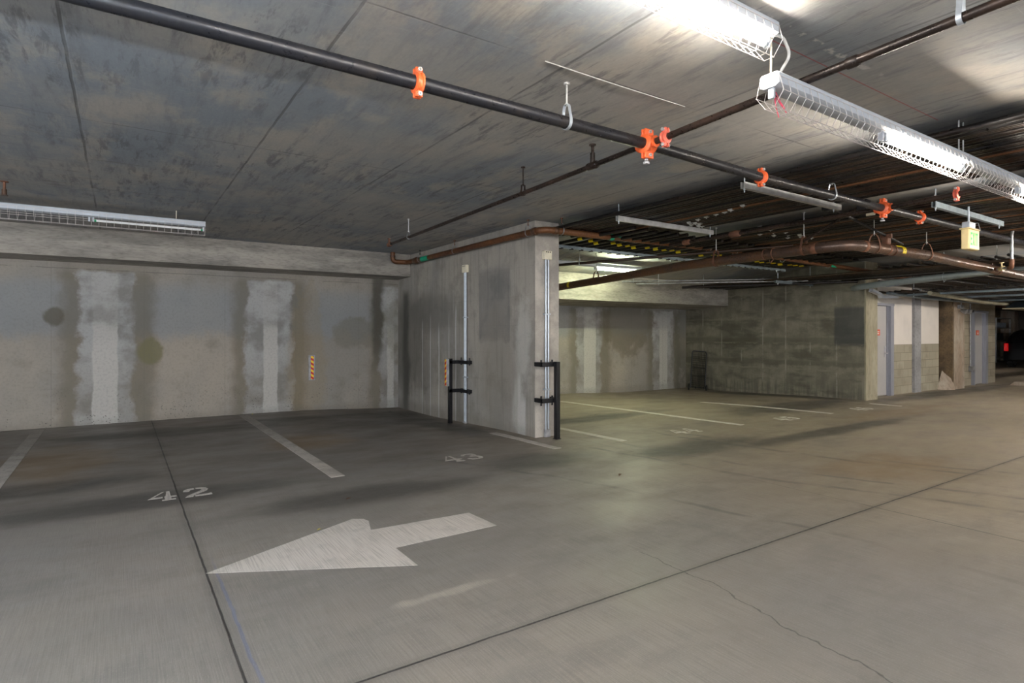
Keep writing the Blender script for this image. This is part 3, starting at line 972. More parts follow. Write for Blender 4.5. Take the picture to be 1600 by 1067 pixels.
stall_number('42', 0.20, 5.91, .225, .33, 'white stencilled number 42 painted across the floor joint')
stall_number('43', 3.08, 5.86, .225, .32, 'white stencilled number 43 painted in front of the divider wall')
stall_number('44', 6.76, 5.66, .225, .32, 'white stencilled number 44 painted on the floor right of the divider wall')
stall_number('45', 9.25, 5.55, .225, .32, 'white stencilled number 45 painted on the floor of the right bays')
stall_number('46', 11.7, 5.48, .225, .32, 'white stencilled number 46 painted in front of the blotchy side wall')


# ------------------------------------------------------------------ pipe fittings
def coupling(parent, c, ax, r, mat, label, wd=.055, up=None, thick=1.0):
    """grooved clamp: two half shells, ridges, two bolt ears"""
    c, ax = Vector(c), Vector(ax).normalized()
    mb = MB()
    a, b = c - ax * wd / 2, c + ax * wd / 2
    ro = r + .014 * thick
    L = wd
    mb.path([a, a + ax * L * .12, a + ax * L * .25, a + ax * L * .35, a + ax * L * .65, a + ax * L * .75, a + ax * L * .88, b], ro, 28,
            rads=[r + .002, ro + .004, ro + .004, ro - .003, ro - .003, ro + .004, ro + .004, r + .002])
    u = Vector(up) if up else Vector((0, 0, 1))
    u = (u - ax * u.dot(ax)).normalized()
    v = ax.cross(u)
    mt = Matrix(((ax.x, v.x, u.x, c.x), (ax.y, v.y, u.y, c.y), (ax.z, v.z, u.z, c.z), (0, 0, 0, 1)))
    for sg in (-1, 1):
        z0, z1 = sorted((sg * (ro - .012), sg * (ro + .026 * thick)))
        for dv_ in (-1, 1):
            y0, y1 = sorted((dv_ * .004, dv_ * .022))
            mb.bbox(-wd * .42, wd * .42, y0, y1, z0, z1, .004, mt)
    o = part('coupling', mb, mat, parent, label)
    for sg in (-1, 1):
        q = c + u * sg * (ro + .012 * thick)
        bm_ = MB()
        bm_.tube(q - v * .034, q + v * .034, .0055, 8)
        bm_.path([q - v * .036, q - v * .022], .012, 6)
        bm_.path([q + v * .022, q + v * .034], .012, 6)
        part('bolt', bm_, M['bolt'], o)
    return o


def clevis(parent, c, ax, r, ztop, mat=None, wd=.022, h=.085, rodmat=None):
    """teardrop strap round the pipe, rod up to the ceiling"""
    mat = mat or M['galv']
    c, ax = Vector(c), Vector(ax).normalized()
    v = ax.cross(Vector((0, 0, 1))).normalized()
    loop = []
    rr = r + .003
    for k in range(21):
        an = math.radians(200 + 140 * 0 + (340 - 200) * k / 20)
        loop.append((rr * math.cos(math.radians(180 + 180 * k / 20)), rr * math.sin(math.radians(180 + 180 * k / 20))))
    loop += [(rr * 1.0, .30 * rr), (rr * .93, .72 * rr), (rr * .72, rr + h * .30), (rr * .42 + .008, rr + h * .62), (.018, rr + h * .8), (-.018, rr + h * .8), (-rr * .42 - .008, rr + h * .62), (-rr * .72, rr + h * .30), (-rr * .93, .72 * rr), (-rr * 1.0, .30 * rr)]
    mb = MB()
    n = len(loop)
    vs = []
    for th, dd in ((0, -wd / 2), (0, wd / 2), (.004, wd / 2), (.004, -wd / 2)):
        for (p, q) in loop:
            L = math.hypot(p, q)
            f = (L + th) / L
            vs.append(c + v * (p * f) + Vector((0, 0, 1)) * (q * f) + ax * dd)
    fs = []
    for k in range(n):
        l = (k + 1) % n
        for a in range(4):
            b = (a + 1) % 4
            fs.append([a * n + k, a * n + l, b * n + l, b * n + k])
    mb.add(vs, fs)
    o = part('hanger_strap', mb, mat, parent)
    rod = MB()
    rod.tube(c + Vector((0, 0, rr + h * .70)), (c.x, c.y, ztop), .006, 8)
    rod.path([(c.x, c.y, c.z + rr + h * .8), (c.x, c.y, c.z + rr + h * .8 + .012)], .012, 6)
    rod.tube((c.x, c.y, ztop - .012), (c.x, c.y, ztop), .02, 12)
    part('hanger_rod', rod, rodmat or M['strut'], o)
    return o


# sprinkler main (black)
MY, MZ, MR = 2.89, 2.79, .0385
mp = thing('sprinkler_main_pipe', (3.0, MY, MZ), 'long black steel sprinkler main running under the ceiling, joined by orange couplings', 'pipe')
kink = [(-5, MY - .02, MZ), (1.32, MY - .02, MZ), (3.08, MY, MZ), (4.55, MY + .07, MZ), (6.75, MY + .07, MZ), (18, MY + .02, MZ)]
part('pipe_run', MB().path(kink, MR, 24), M['steel_black'], mp)
coupling(mp, (1.32, MY - .02, MZ), (1, 0, 0), MR, M['orange'], 'orange coupling nearest the viewer', .05)
coupling(mp, (4.55, MY + .07, MZ), (1, 0, 0), MR, M['orange'], 'orange coupling above the pale strut', .05)
coupling(mp, (7.62, MY + .065, MZ), (1, 0, 0), MR, M['orange'], 'orange coupling beyond the second tee', .05)
coupling(mp, (11.6, MY + .05, MZ), (1, 0, 0), MR, M['redc'], 'red coupling near the exit sign', .05)
for tx, ty in ((3.09, MY), (6.75, MY + .07)):
    o = coupling(mp, (tx, ty, MZ), (1, 0, 0), MR + .004, M['orange'], 'orange mechanical tee clamp', .10, thick=1.5)
    for sg in (-1, 1):
        bs = MB()
        bs.path([(tx, ty + sg * .02, MZ), (tx, ty + sg * (MR + .03), MZ)], .036, 20)
        bs.path([(tx, ty + sg * (MR + .03), MZ), (tx, ty + sg * (MR + .045), MZ)], .040, 20)
        part('branch_outlet', bs, M['orange'], o)
    dp = MB()
    dp.path([(tx - .0, ty + .01, MZ - MR - .01), (tx - .0, ty + .01, MZ - MR - .075)], .013, 12)
    dp.tube((tx, ty + .01, MZ - MR - .085), (tx, ty + .01, MZ - MR - .10), .022, 16)
    part('drain_plug', dp, M['greyplate'], o)
for hx in (2.35, 5.71, 9.3):
    clevis(mp, (hx, MY + (.07 if hx > 4 else -.01), MZ), (1, 0, 0), MR, H, M['galv'])

# branch line crossing it
br = thing('sprinkler_branch_pipe', (3.1, 3.0, MZ), 'thin dark brown sprinkler branch pipe crossing the black main at the orange tee', 'pipe')
bp = [(2.93, -.3, MZ + .02), (3.09, 2.89, MZ), (3.35, 8.3, MZ)]
part('pipe_run', MB().path([(3.00, -4, MZ + .17), (3.06, .87, MZ + .05), (3.09, 2.82, MZ)], .023, 18).path([(3.09, 2.96, MZ), (3.17, 4.3, MZ), (3.35, 8.3, MZ)], .0205, 18), M['steel_branch'], br)
coupling(br, (3.085, 2.72, MZ), (0, 1, 0), .025, M['redc'], 'red orange coupling beside the tee', .045)
tw = MB()
tw.collar((3.118, 3.44, MZ), (3.122, 3.56, MZ), .0205, .030)
tw.tube((3.12, 3.5, MZ), (3.12, 3.5, MZ + .10), .020)
tw.tube((3.12, 3.5, MZ + .10), (3.12, 3.5, MZ + .16), .012)
tw.tube((3.12, 3.5, MZ + .16), (3.12, 3.5, MZ + .168), .028, 16)
part('upright_sprinkler_head', tw, M['steel_branch'], br)
tw = MB()
for y0 in (1.76,):
    tw.collar((3.073, y0 - .30, MZ + .035), (3.073, y0 - .24, MZ + .034), .023, .030)
part('sleeve', tw, M['steel_branch'], br)
clevis(br, (3.062, 1.03, MZ + .046), (0, 1, 0), .023, H, M['galv'])
clevis(br, (3.18, 4.55, MZ), (0, 1, 0), .0205, H, M['steel_branch'], rodmat=M['steel_branch'], h=.06)
clevis(br, (3.31, 7.5, MZ), (0, 1, 0), .0205, H, M['cond_grey'], h=.06)
tw = MB()
tw.collar((3.345, 8.22, MZ), (3.352, 8.34, MZ), .0205, .032)
tw.tube((3.35, 8.3, MZ), (3.35, 8.3, MZ + .09), .014)
tw.tube((3.35, 8.3, MZ + .09), (3.35, 8.3, MZ + .096), .026, 14)
part('end_fitting', tw, M['rust_ring'], br)

# second branch at x=6.75 and the red coupling beyond it
br = thing('sprinkler_branch_pipe', (6.8, 3.0, MZ), 'dark sprinkler branch pipe crossing the main at the farther orange tee', 'pipe')
part('pipe_run', MB().path([(6.66, -4, MZ + .05), (6.72, 1.3, MZ + .05), (6.75, 2.88, MZ)], .028, 18).path([(6.75, 3.0, MZ), (6.9, 6.0, MZ)], .026, 18), M['steel_branch'], br)
coupling(br, (6.735, 2.3, MZ + .018), (0, 1, 0), .028, M['redc'], 'red orange coupling on the branch', .045)
for a_, b_, r_ in (((6.86, 5.6, MZ), (6.87, 5.72, MZ), .04), ((6.83, 4.75, MZ), (6.835, 4.9, MZ), .045)):
    part('sleeve', MB().collar(a_, b_, .026, r_), M['rust_ring'], br)

# rusty waste pipe along the divider wall, elbow, then right
RW = .045
wp = thing('rusty_waste_pipe', (4.71, 8.0, 2.85), 'rusty brown waste pipe running along the divider wall top and turning right at its corner', 'pipe')
pts = [(4.40, 10.72, H), (4.40, 10.72, 2.86), (4.66, 10.66, 2.86), (4.71, 10.45, 2.86), (4.71, 6.27, 2.855), (9.0, 6.2, 2.88), (13.2, 6.15, 2.80), (16.5, 6.15, 2.70)]
part('pipe_run', MB().path(fillet(pts[:4], .07) [:-1] + fillet(pts[2:], .13)[1:], RW, 24), M['rust'], wp)
for a_, b_, t_ in (((4.71, 10.25, 2.86), (4.71, 10.40, 2.86), .018), ((4.71, 6.42, 2.855), (4.71, 6.50, 2.855), .010), ((4.88, 6.267, 2.856), (4.95, 6.266, 2.856), .008),
                   ((4.40, 10.72, 2.98), (4.40, 10.72, 2.94), .008), ((8.35, 6.21, 2.877), (8.45, 6.21, 2.877), .010)):
    part('pipe_sleeve', MB().collar(a_, b_, RW, RW + t_), M['rust_dark'], wp)


def wrap(parent, c, ax, r, L, a0, a1, mat, name, label=None, seg=12):
    """thin curved label lying on a pipe"""
    c, ax = Vector(c), Vector(ax).normalized()
    u = Vector((0, 0, 1)); u = (u - ax * u.dot(ax)).normalized(); v = ax.cross(u)
    mb = MB()
    vs = []
    for k in range(seg + 1):
        an = R(a0 + (a1 - a0) * k / seg)
        d = v * math.sin(an) + u * math.cos(an)
        vs += [c - ax * L / 2 + d * (r + .004), c + ax * L / 2 + d * (r + .004)]
    fs = [[2 * k, 2 * k + 2, 2 * k + 3, 2 * k + 1] for k in range(seg)]
    mb.add(vs, fs)
    return part(name, mb, mat, parent, label)


g = wrap(wp, (4.71, 9.9, 2.858), (0, 1, 0), RW, .30, 0, 360, M['greenlab'], 'pipe_marker', 'green pipe marker band', 24)
g = wrap(wp, (5.93, 6.254, 2.862), (1, 0, 0), RW, .07, 0, 360, M['greenlab'], 'pipe_marker', 'green marker ring', 24)
g = wrap(wp, (6.15, 6.25, 2.862), (1, 0, 0), RW, .36, 35, 95, M['greenlab'], 'pipe_marker', 'green pipe marker strip with white lettering')
g2 = wrap(wp, (6.15, 6.25, 2.862), (1, 0, 0), RW + .002, .22, 58, 78, M['mark_white'], 'marker_lettering')
g = wrap(wp, (11.9, 6.17, 2.822), (1, 0, 0), RW, .22, 0, 130, M['greenlab'], 'pipe_marker', 'green pipe marker')
for hy in (8.77, 6.62):
    clevis(wp, (4.71, hy, 2.857), (0, 1, 0), RW, H, M['cond_grey'], wd=.016, h=.07, rodmat=M['rust_ring'])
clevis(wp, (4.71, 10.15, 2.86), (0, 1, 0), RW + .002, H, M['cond_grey'], wd=.016, h=.06, rodmat=M['cond_black'])
for hx in (5.02, 8.1, 8.8, 10.2, 11.75):
    clevis(wp, (hx, 6.26 - (hx - 5) * .012, cz(1, 1) - .178 if hx < 9.5 else 2.85 - (hx - 9) * .01), (1, 0, 0), RW, cz(hx, 6.2), M['cond_grey'], wd=.016, h=.07, rodmat=M['rust_ring'])

# large drain pipe
RD = .070
dp = thing('large_drain_pipe', (7.4, 6.0, 2.5), 'thick brown iron drain pipe from behind the divider, bending right above the bays', 'pipe')
pts = [(7.4, 11.1, 2.33), (7.4, 6.2, 2.53), (7.4, 3.65, 2.555), (9.6, 3.62, 2.575), (16, 3.58, 2.44)]
part('pipe_run', MB().path(fillet(pts, .34, 14), RD, 32), M['rust_dark'], dp)
for a_, b_ in (((7.4, 4.02, 2.553), (7.4, 4.10, 2.552)), ((7.74, 3.645, 2.558), (7.82, 3.645, 2.558)), ((8.35, 3.635, 2.562), (8.40, 3.635, 2.562))):
    part('weld_band', MB().collar(a_, b_, RD, RD + .004), M['rust_ring'], dp, 'orange rusted weld band')
for c_, a_ in (((8.5, 3.63, 2.563), (1, 0, .3)), ((7.4, 4.62, 2.548), (0, 1, 0)), ((7.4, 4.75, 2.547), (0, 1, 0))):
    part('wire_tie', MB().ring(c_, a_, RD + .004, .006), M['rust_ring'], dp)
fit = MB().path([(7.4, 4.62, 2.548 - RD), (7.38, 4.66, 2.42), (7.42, 4.70, 2.548 - RD)], .006, 8)
part('wire_loop', fit, M['rust_ring'], dp)
for c in ((7.4, 8.2, 2.45), (7.4, 5.55, 2.535), (7.4, 4.2, 2.551)):
    clevis(dp, c, (0, 1, 0), RD, cz(*c[:2]), M['rust_ring'], wd=.03, h=.12)
for c in ((8.05, 3.64, 2.56), (9.55, 3.62, 2.575), (12.2, 3.6, 2.52)):
    clevis(dp, c, (1, 0, 0), RD, H, M['rust_ring'], wd=.03, h=.12)
y_ = wrap(dp, (8.72, 3.63, 2.566), (1, 0, 0), RD, .10, 15, 120, M['yellow'], 'pipe_marker', 'yellow arrow marker')
wrap(dp, (8.62, 3.63, 2.566), (1, 0, 0), RD, .20, 30, 55, M['yellow'], 'pipe_marker', 'yellow arrow marker tail')
for an in (35, 60, 85):
    wrap(dp, (8.72, 3.63, 2.566), (1, 0, 0), RD + .002, .02, an, an + 9, M['ink'], 'marker_ink')
wrap(dp, (7.4, 8.95, 2.42), (0, 1, 0), RD, .06, -130, -30, M['yellow'], 'pipe_marker', 'yellow marker letters')

# seismic braces from the slab to the large pipe
b1 = thing('pipe_brace', (8.9, 3.62, 2.6), 'dark sway brace rod slanting down to the bend of the thick drain pipe', 'brace')
part('brace_rod', MB().tube((8.75, 3.60, 2.66), (7.05, 3.7, 2.98), .017), M['steel_black'], b1)
jw = MB().bbox(8.28, 8.38, 3.58, 3.66, 2.62, 2.72, .01).bbox(8.31, 8.35, 3.55, 3.69, 2.70, 2.76, .006)
part('brace_clamp', jw, M['rust_ring'], b1)
part('brace_foot', MB().bbox(6.98, 7.10, 3.65, 3.75, 2.92, H, .01), M['steel_black'], b1)
b2 = thing('pipe_brace', (7.4, 4.2, 2.7), 'short dark sway brace rising from the first hanger of the thick drain pipe', 'brace')
part('brace_rod', MB().tube((7.4, 4.2, 2.66), (7.33, 3.45, 2.99), .015), M['steel_branch'], b2)
part('brace_foot', MB().bbox(7.27, 7.37, 3.37, 3.49, 2.90, H, .01), M['steel_black'], b2)
part('foot_plate', MB().bbox(7.40, 7.42, 3.34, 3.44, 2.86, 2.98, .004), M['beige'], b2)

# ------------------------------------------------------------------ ceiling conduits
def conduit_mesh(name, L, r, mat, seg=10):
    me_o = mesh_obj(name, MB().tube((0, 0, 0), (0, L, 0), r, seg), mat)
    return me_o


def bundle(x0, x1, n, y0, y1, z, r, label, group, mix, jitter=.3, coup=None, bend=True, zj=.012):
    proto = {}
    for i in range(n):
        x = x0 + (x1 - x0) * (i + random.uniform(-jitter, jitter) * .5) / (n - 1)
        k = random.choices(list(mix), weights=[mix[a] for a in mix])[0]
        if k not in proto:
            o = mesh_obj('ceiling_conduit', MB().tube((0, 0, 0), (0, y1 - y0, 0), r, 10), M[k])
            proto[k] = o
        else:
            o = proto[k].copy()
            COL.objects.link(o)
        o.location = (x, y0 + random.uniform(0, .05), z + random.uniform(-zj, zj))
        tag(o, label, 'conduit', group)
        if coup:
            yy = coup(i, n, x)
            if yy is None:
                continue
            key = 'c' + str(r)
            if key not in proto:
                c = mesh_obj('conduit_coupling', MB().collar((0, -.03, 0), (0, .03, 0), r, r + .012, 12).tube((0, 0, -r), (0, 0, -r - .02), .006, 6), M['bolt'])
                proto[key] = c
            else:
                c = proto[key].copy()
                COL.objects.link(c)
            c.parent = o
            c.location = (0, yy - y0, 0)


def coup1(i, n, x):
    if i in (17, 18, 19, 20, 21, 22): return 4.05 + (i - 17) * .16
    if i >= 23: return 4.92 + (i % 2) * .12 + (i - 23) * .03
    return None


bundle(5.03, 6.60, 32, -6.0, 6.75, 2.930, .025,
       'dark conduit in the dense bundle hung under the slab right of the divider wall', 'conduits in the near ceiling bundle',
       {'cond_black': 6, 'cond_brown': 4, 'cond_rust': .35}, coup=coup1, jitter=.1)
bundle(7.42, 11.9, 78, -6.0, 6.0, 2.930, .026,
       'dark conduit in the wide bundle hung under the slab above the thick drain pipe', 'conduits in the wide ceiling bundle',
       {'cond_black': 6, 'cond_brown': 4, 'cond_rust': .8, 'cond_grey': .25}, jitter=.1, coup=lambda i, n, x: (4.75 + (i % 3) * .12) if i % 2 and i < 22 else None)
bundle(12.0, 13.40, 16, 2.5, 11.0, 2.66, .022,
       'dark conduit hung low along the top of the blotchy side wall', 'conduits along the side wall top',
       {'cond_black': 6, 'cond_brown': 2, 'cond_grey': .5})
bundle(5.7, 11.6, 30, 5.5, 7.25, 2.862, .026,
       'short black conduit with yellow taped end resting on the far strut', 'short conduits over the far strut', {'cond_black': 1}, jitter=.2,
       coup=None)
for o in [q for q in bpy.data.objects if q.get('group') == 'short conduits over the far strut']:
    if 'tape_mesh' not in M:
        c = mesh_obj('yellow_tape', MB().tube((0, 0, 0), (0, .10, 0), .0268, 10), M['yellow'])
        M['tape_mesh'] = c
    else:
        c = M['tape_mesh'].copy()
        COL.objects.link(c)
    c.parent = o
    c.location = (0, 1.10 + random.uniform(-.06, .06), 0)


def strut(name_lbl, x0, x1, y, z, mat, rods, h=.062, wd=.042):
    z -= .010
    s_ = thing('ceiling_strut', ((x0 + x1) / 2, y, z), name_lbl, 'strut')
    prof = [(-wd / 2, -h / 2), (wd / 2, -h / 2), (wd / 2, h / 2), (wd / 2 - .008, h / 2), (wd / 2 - .008, -h / 2 + .004), (-wd / 2 + .008, -h / 2 + .004), (-wd / 2 + .008, h / 2), (-wd / 2, h / 2)]
    part('strut_channel', MB().prism([(y + a, z + b) for a, b in prof], x0, x1, 'x'), mat, s_)
    for rx in rods:
        rd = MB().tube((rx, y, z - h / 2 - .035), (rx, y, cz(rx, y)), .006, 8)
        rd.path([(rx, y, z - h / 2 - .012), (rx, y, z - h / 2)], .012, 6)
        part('strut_rod', rd, M['galv'], s_)
    return s_


strut('pale grey steel strut nearest the divider wall, carrying the dark conduit bundle', 5.03, 6.85, 5.2, 2.873, M['strut'], (5.06, 6.80))
strut('pale steel strut just below the black sprinkler main', 4.90, 6.68, 3.38, 2.873, M['strut'], (4.93, 6.55))
strut('grey steel strut under the wide bundle, right of the orange tee', 7.35, 9.4, 2.72, 2.873, M['blue_strut'], (7.4, 9.3))
s3 = strut('long perforated steel strut near the beam, holding the short taped conduits', 5.4, 11.8, 7.12, 2.822, M['blue_strut'], (5.5, 8.2, 11.5), .05, .04)
cl = MB()
for i in range(30):
    x = 5.7 + (11.6 - 5.7) * i / 29
    cl.box(x - .02, x + .02, 7.09, 7.15, 2.776, 2.796)
part('strut_clip', cl, M['cond_black'], s3)
strut('dark blue grey strut above the side wall near the drain pipe', 11.9, 13.4, 7.4, 2.61, M['blue_strut'], (12.0, 13.3))

# cable loops / small thin wire on the ceiling
single('thin_ceiling_wire', MB().path([(2.05, 2.71, H - .004), (2.6, 2.705, H - .010), (3.27, 2.71, H - .004)], .0035, 6), M['strut'],
       'thin pale wire stretched along the ceiling joint above the black main', 'wire')

# thin conduits crossing beneath the beam of the right bays
tp = thing('thin_wall_pipe', (6.9, 8.4, 2.66), 'thin dark pipe rising toward the conduits in front of the glowing lamp', 'pipe')
part('pipe_run', MB().path(fillet([(6.05, 8.7, 2.72), (6.05, 8.7, 2.63), (6.35, 8.1, 2.66), (8.5, 5.0, 2.80)], .04, 5), .024, 12), M['cond_brown'], tp)
clevis(tp, (6.6, 7.74, 2.676), (.57, -.82, 0), .024, cz(6.6, 7.74), M['galv'], wd=.014, h=.05)
sb = single('wall_bracket_arm', MB().path([(5.24, 8.3, 2.50), (5.62, 8.5, 2.62)], .02).bbox(5.58, 5.68, 8.46, 8.56, 2.60, 2.68, .01), M['black'],
            'short black brace arm sticking out behind the divider wall', 'bracket')
for i, (y0, z0, xa, xb) in enumerate(((9.3, 2.66, 9.4, 13.2), (8.9, 2.60, 9.8, 13.3), (8.6, 2.55, 11.0, 13.4))):
    pp = thing('thin_overhead_pipe', (xa, y0, z0), ('thin grey pipe highest of three under the right bay slab', 'thin grey pipe in the middle of three under the right bay slab', 'thin dark pipe lowest of three, ending above the side wall')[i], 'pipe')
    part('pipe_run', MB().path([(xa, y0 + .6, z0), (xb, y0 - 2.2, z0 + .05)], (.016, .020, .028)[i], 12), (M['cond_grey'], M['cond_grey'], M['cond_black'])[i], pp)
    part('pipe_hanger', MB().tube((xa + .4, y0 + .3, z0 - .03), (xa + .4, y0 + .3, cz(xa + .4, y0 + .3)), .005, 8), M['galv'], pp)

# ------------------------------------------------------------------ lamps
def fixture(x0, yc, ztop, label, lit, rods=(), cage=True, mat=None, L=2.44, guard_step=.068, name='strip_light', dark_first=None):
    """yc = centre of the channel; lit = per half: material or 'off' or None(empty)"""
    x1 = x0 + L
    f = thing(name, ((x0 + x1) / 2, yc, ztop), label, 'light')
    w2, h = .054, .062
    ch = MB()
    ch.prism([(yc - w2 * .8, ztop), (yc - w2, ztop - .012), (yc - w2, ztop - h), (yc - w2 * .6, ztop - h - .012), (yc + w2 * .6, ztop - h - .012), (yc + w2, ztop - h), (yc + w2, ztop - .012), (yc + w2 * .8, ztop)], x0, x1, 'x')
    part('housing', ch, M['white'], f)
    zt = ztop - h - .047
    half = L / 2
    for k in range(2):
        a, b = x0 + k * half + .02, x0 + (k + 1) * half - .02
        for sx in (a, b):
            part('lamp_socket', MB().bbox(sx - .010, sx + .010, yc - .016, yc + .016, zt - .018, ztop - h - .010, .003), M['white'], f)
        m = lit[k]
        if m is None:
            continue
        tb = MB().path([(a + .012, yc, zt), (b - .012, yc, zt)], .0145, 14)
        part('lamp_tube', tb, M['tube_off'] if m == 'off' else m, f)
        cp = MB()
        cp.path([(a + .010, yc, zt), (a + .030, yc, zt)], .0155, 14)
        cp.path([(b - .030, yc, zt), (b - .010, yc, zt)], .0155, 14)
        part('lamp_cap', cp, M['green_cap'] if m == 'off' else M['galv'], f)
    if cage:
        cg = MB()
        zc = ztop - h - .115
        prof = [(-w2 - .002, ztop - .030), (-w2 - .022, ztop - h - .045), (-.026, zc), (.026, zc), (w2 + .022, ztop - h - .045), (w2 + .002, ztop - .030)]
        n = int(L / guard_step)
        for i in range(n + 1):
            x = x0 + .004 + (L - .008) * i / n
            cg.path([(x, yc + p, q) for p, q in prof], .0015, 4)
        for p, q in prof:
            cg.path([(x0, yc + p, q), (x1, yc + p, q)], .0021, 5)
        part('wire_guard', cg, M['wire'], f)
    for rx, za, zb in rods:
        part('hanger_rod', MB().tube((rx, yc, za), (rx, yc, zb), .005, 8), M['beige'] if rx < 3 else M['strut'], f)
    return f


YL, ZT = 1.755, 2.79
f1 = fixture(.33, YL, H, 'lit white strip light with wire guard fixed flat to the ceiling at the top edge', (L_WARM, L_WARM))
f2 = fixture(2.77, YL, ZT, 'hanging white strip light with wire guard, near half empty and far half lit', (None, L_WARM), rods=((2.785, ZT, H), (5.18, ZT, H)))
f3 = fixture(5.225, YL, ZT, 'hanging white strip light with wire guard at the right edge, behind the half empty one', (None, L_WARM), rods=((5.26, ZT, H), (7.6, ZT, H)))
# loose wires in the empty socket
lw = MB()
for k, (dx, dy, dz) in enumerate(((.05, -.02, -.11), (.07, .01, -.14), (.02, .0, -.10), (.09, -.01, -.12))):
    lw.path([(2.81, YL - .01 + k * .005, ZT - .09), (2.81 + dx * .5, YL + dy, ZT - .09 + dz * .45), (2.81 + dx, YL + dy * 1.5, ZT - .06 + dz)], .0022, 6)
part('loose_wires', lw, M['redwire'], f2, 'red loose lamp wires')
cbm = MB().path(fillet([(2.77, YL - .0, H - .05), (2.86, YL - .02, H - .045), (2.93, YL - .02, H - .12), (2.86, YL, ZT + .02), (2.86, YL, ZT)], .05, 6), .008, 10)
part('power_cable', cbm, M['cable'], f2, 'grey white flexible cable')

fixture(-2.20, 8.66, 2.93, 'long unlit white strip light with wire guard near the back wall at left', (None, 'off'), rods=((-1.9, 2.93, H), (0.0, 2.93, H)), L=3.10 if False else 3.06, guard_step=.075) if False else None
# unlit fixture: its right end at x=0.93
fl_ = fixture(.93 - 2.44, 8.66, 2.93, 'unlit white strip light with wire guard hanging near the back wall at left', ('off' if False else None, 'off'), rods=((-1.2, 2.93, H), (.6, 2.93, H)), guard_step=.075)
# lit lamp behind the divider
fixture(6.48, 8.55, 2.83, 'lit strip light glowing behind the divider wall above the right bays', (None, L_GREEN), rods=((7.8, 2.83, cz(7.8, 8.55)),), cage=False)
# unseen strip lights added out of frame to fill in the light
fixture(-2.50, YL, 2.52, 'added lit strip light hanging just left of the camera, above the frame', (L_NEAR, L_NEAR), rods=((-2.4, 2.52, H), (-.2, 2.52, H)), cage=False)  # hung low so the main pipe's shadow falls on the ceiling
fixture(-5.6, YL, 2.52, 'added lit strip light hanging farther left of the camera', (L_ADD_COOL, L_ADD_COOL), rods=((-5.5, 2.52, H), (-3.3, 2.52, H)), cage=False)
fixture(-1.6, -3.2, H, 'added lit strip light on the ceiling behind the camera', (L_ADD_COOL, L_ADD_COOL), cage=False)
fixture(4.6, -3.2, H, 'added lit strip light on the ceiling behind and right of the camera', (L_WARM2, L_WARM2), cage=False)
fixture(9.4, 1.0, ZT, 'added lit strip light over the aisle right of the frame', (L_WARM2, L_WARM2), cage=False)
fixture(14.2, 2.2, 2.6, 'added lit strip light over the aisle opposite the grey doors', (L_WARM2, L_WARM2), cage=False)
fixture(19.5, 2.2, 2.6, 'added lit strip light over the aisle far right', (L_WARM2, None), cage=False)
fixture(26.5, 4.5, 2.7, 'added lit strip light over the aisle beside the black car', (L_WARM2, L_WARM2), cage=False)

# sprinkler drop at the far left edge
sp = thing('fire_sprinkler', (-1.0, 8.0, 2.93), 'small brass sprinkler head hanging from the ceiling at the far left edge', 'sprinkler')
sx, sy = -1.0, 7.98
part('drop_nipple', MB().tube((sx, sy, H), (sx, sy, 2.95), .012).collar((sx, sy, H - .012), (sx, sy, H), .012, .035), M['rust_ring'], sp)
part('head_body', MB().tube((sx, sy, 2.955), (sx, sy, 2.90), .022, 14).tube((sx, sy, 2.895), (sx, sy, 2.89), .03, 14), M['rust_dark'], sp)

# ------------------------------------------------------------------ divider wall fittings
def conduit_run(x, y, nx, ny, z0, ztop, label, face):
    """junction box on the wall with two galvanised conduits down to the floor. face '-x' or '-y'"""
    t = thing('wall_conduit', (x, y, fz(x, y)), label, 'conduit')
    def P(a, d, z):  # a along wall, d out of the wall
        return Vector((x - d, y + a, z)) if face == '-x' else Vector((x + a, y - d, z))
    def bx(a0, a1, d0, d1, z0_, z1_, b=.003):
        p, q = P(a0, d0, 0), P(a1, d1, 0)
        return MB().bbox(min(p.x, q.x), max(p.x, q.x), min(p.y, q.y), max(p.y, q.y), z0_, z1_, b)
    bx_o = part('junction_box', bx(-.068, .068, 0, .06, ztop, ztop + .125, .006), M['beige'], t, 'beige junction box')
    sc = MB()
    for a in (-.035, 0, .035):
        p = P(a, .060, ztop + .105); q = P(a, .064, ztop + .105)
        sc.tube(p, q, .008, 8)
    part('box_screw', sc, M['ink'], bx_o)
    for a in (-.022, .022):
        part('conduit_pipe', MB().tube(P(a, .03, fz(x, y) + .0), P(a, .03, ztop + .004), .0135, 12), M['galv'], t)
    for zz in (z0, 1.72):
        part('conduit_strap', bx(-.055, .055, 0, .048, zz, zz + .022, .004), M['galv'], t)
    part('floor_boot', bx(-.045, .045, .012, .052, fz(x, y), fz(x, y) + (.11 if face == '-y' else .03), .004), M['greyplate'], t)
    return t


conduit_run(4.825, 8.55, 0, 0, .72, 2.48, 'pair of galvanised conduits with beige box on the long side of the divider wall', '-x')
conduit_run(5.005, 6.6, 0, 0, .66, 2.50, 'pair of galvanised conduits with beige box on the divider wall end face', '-y')


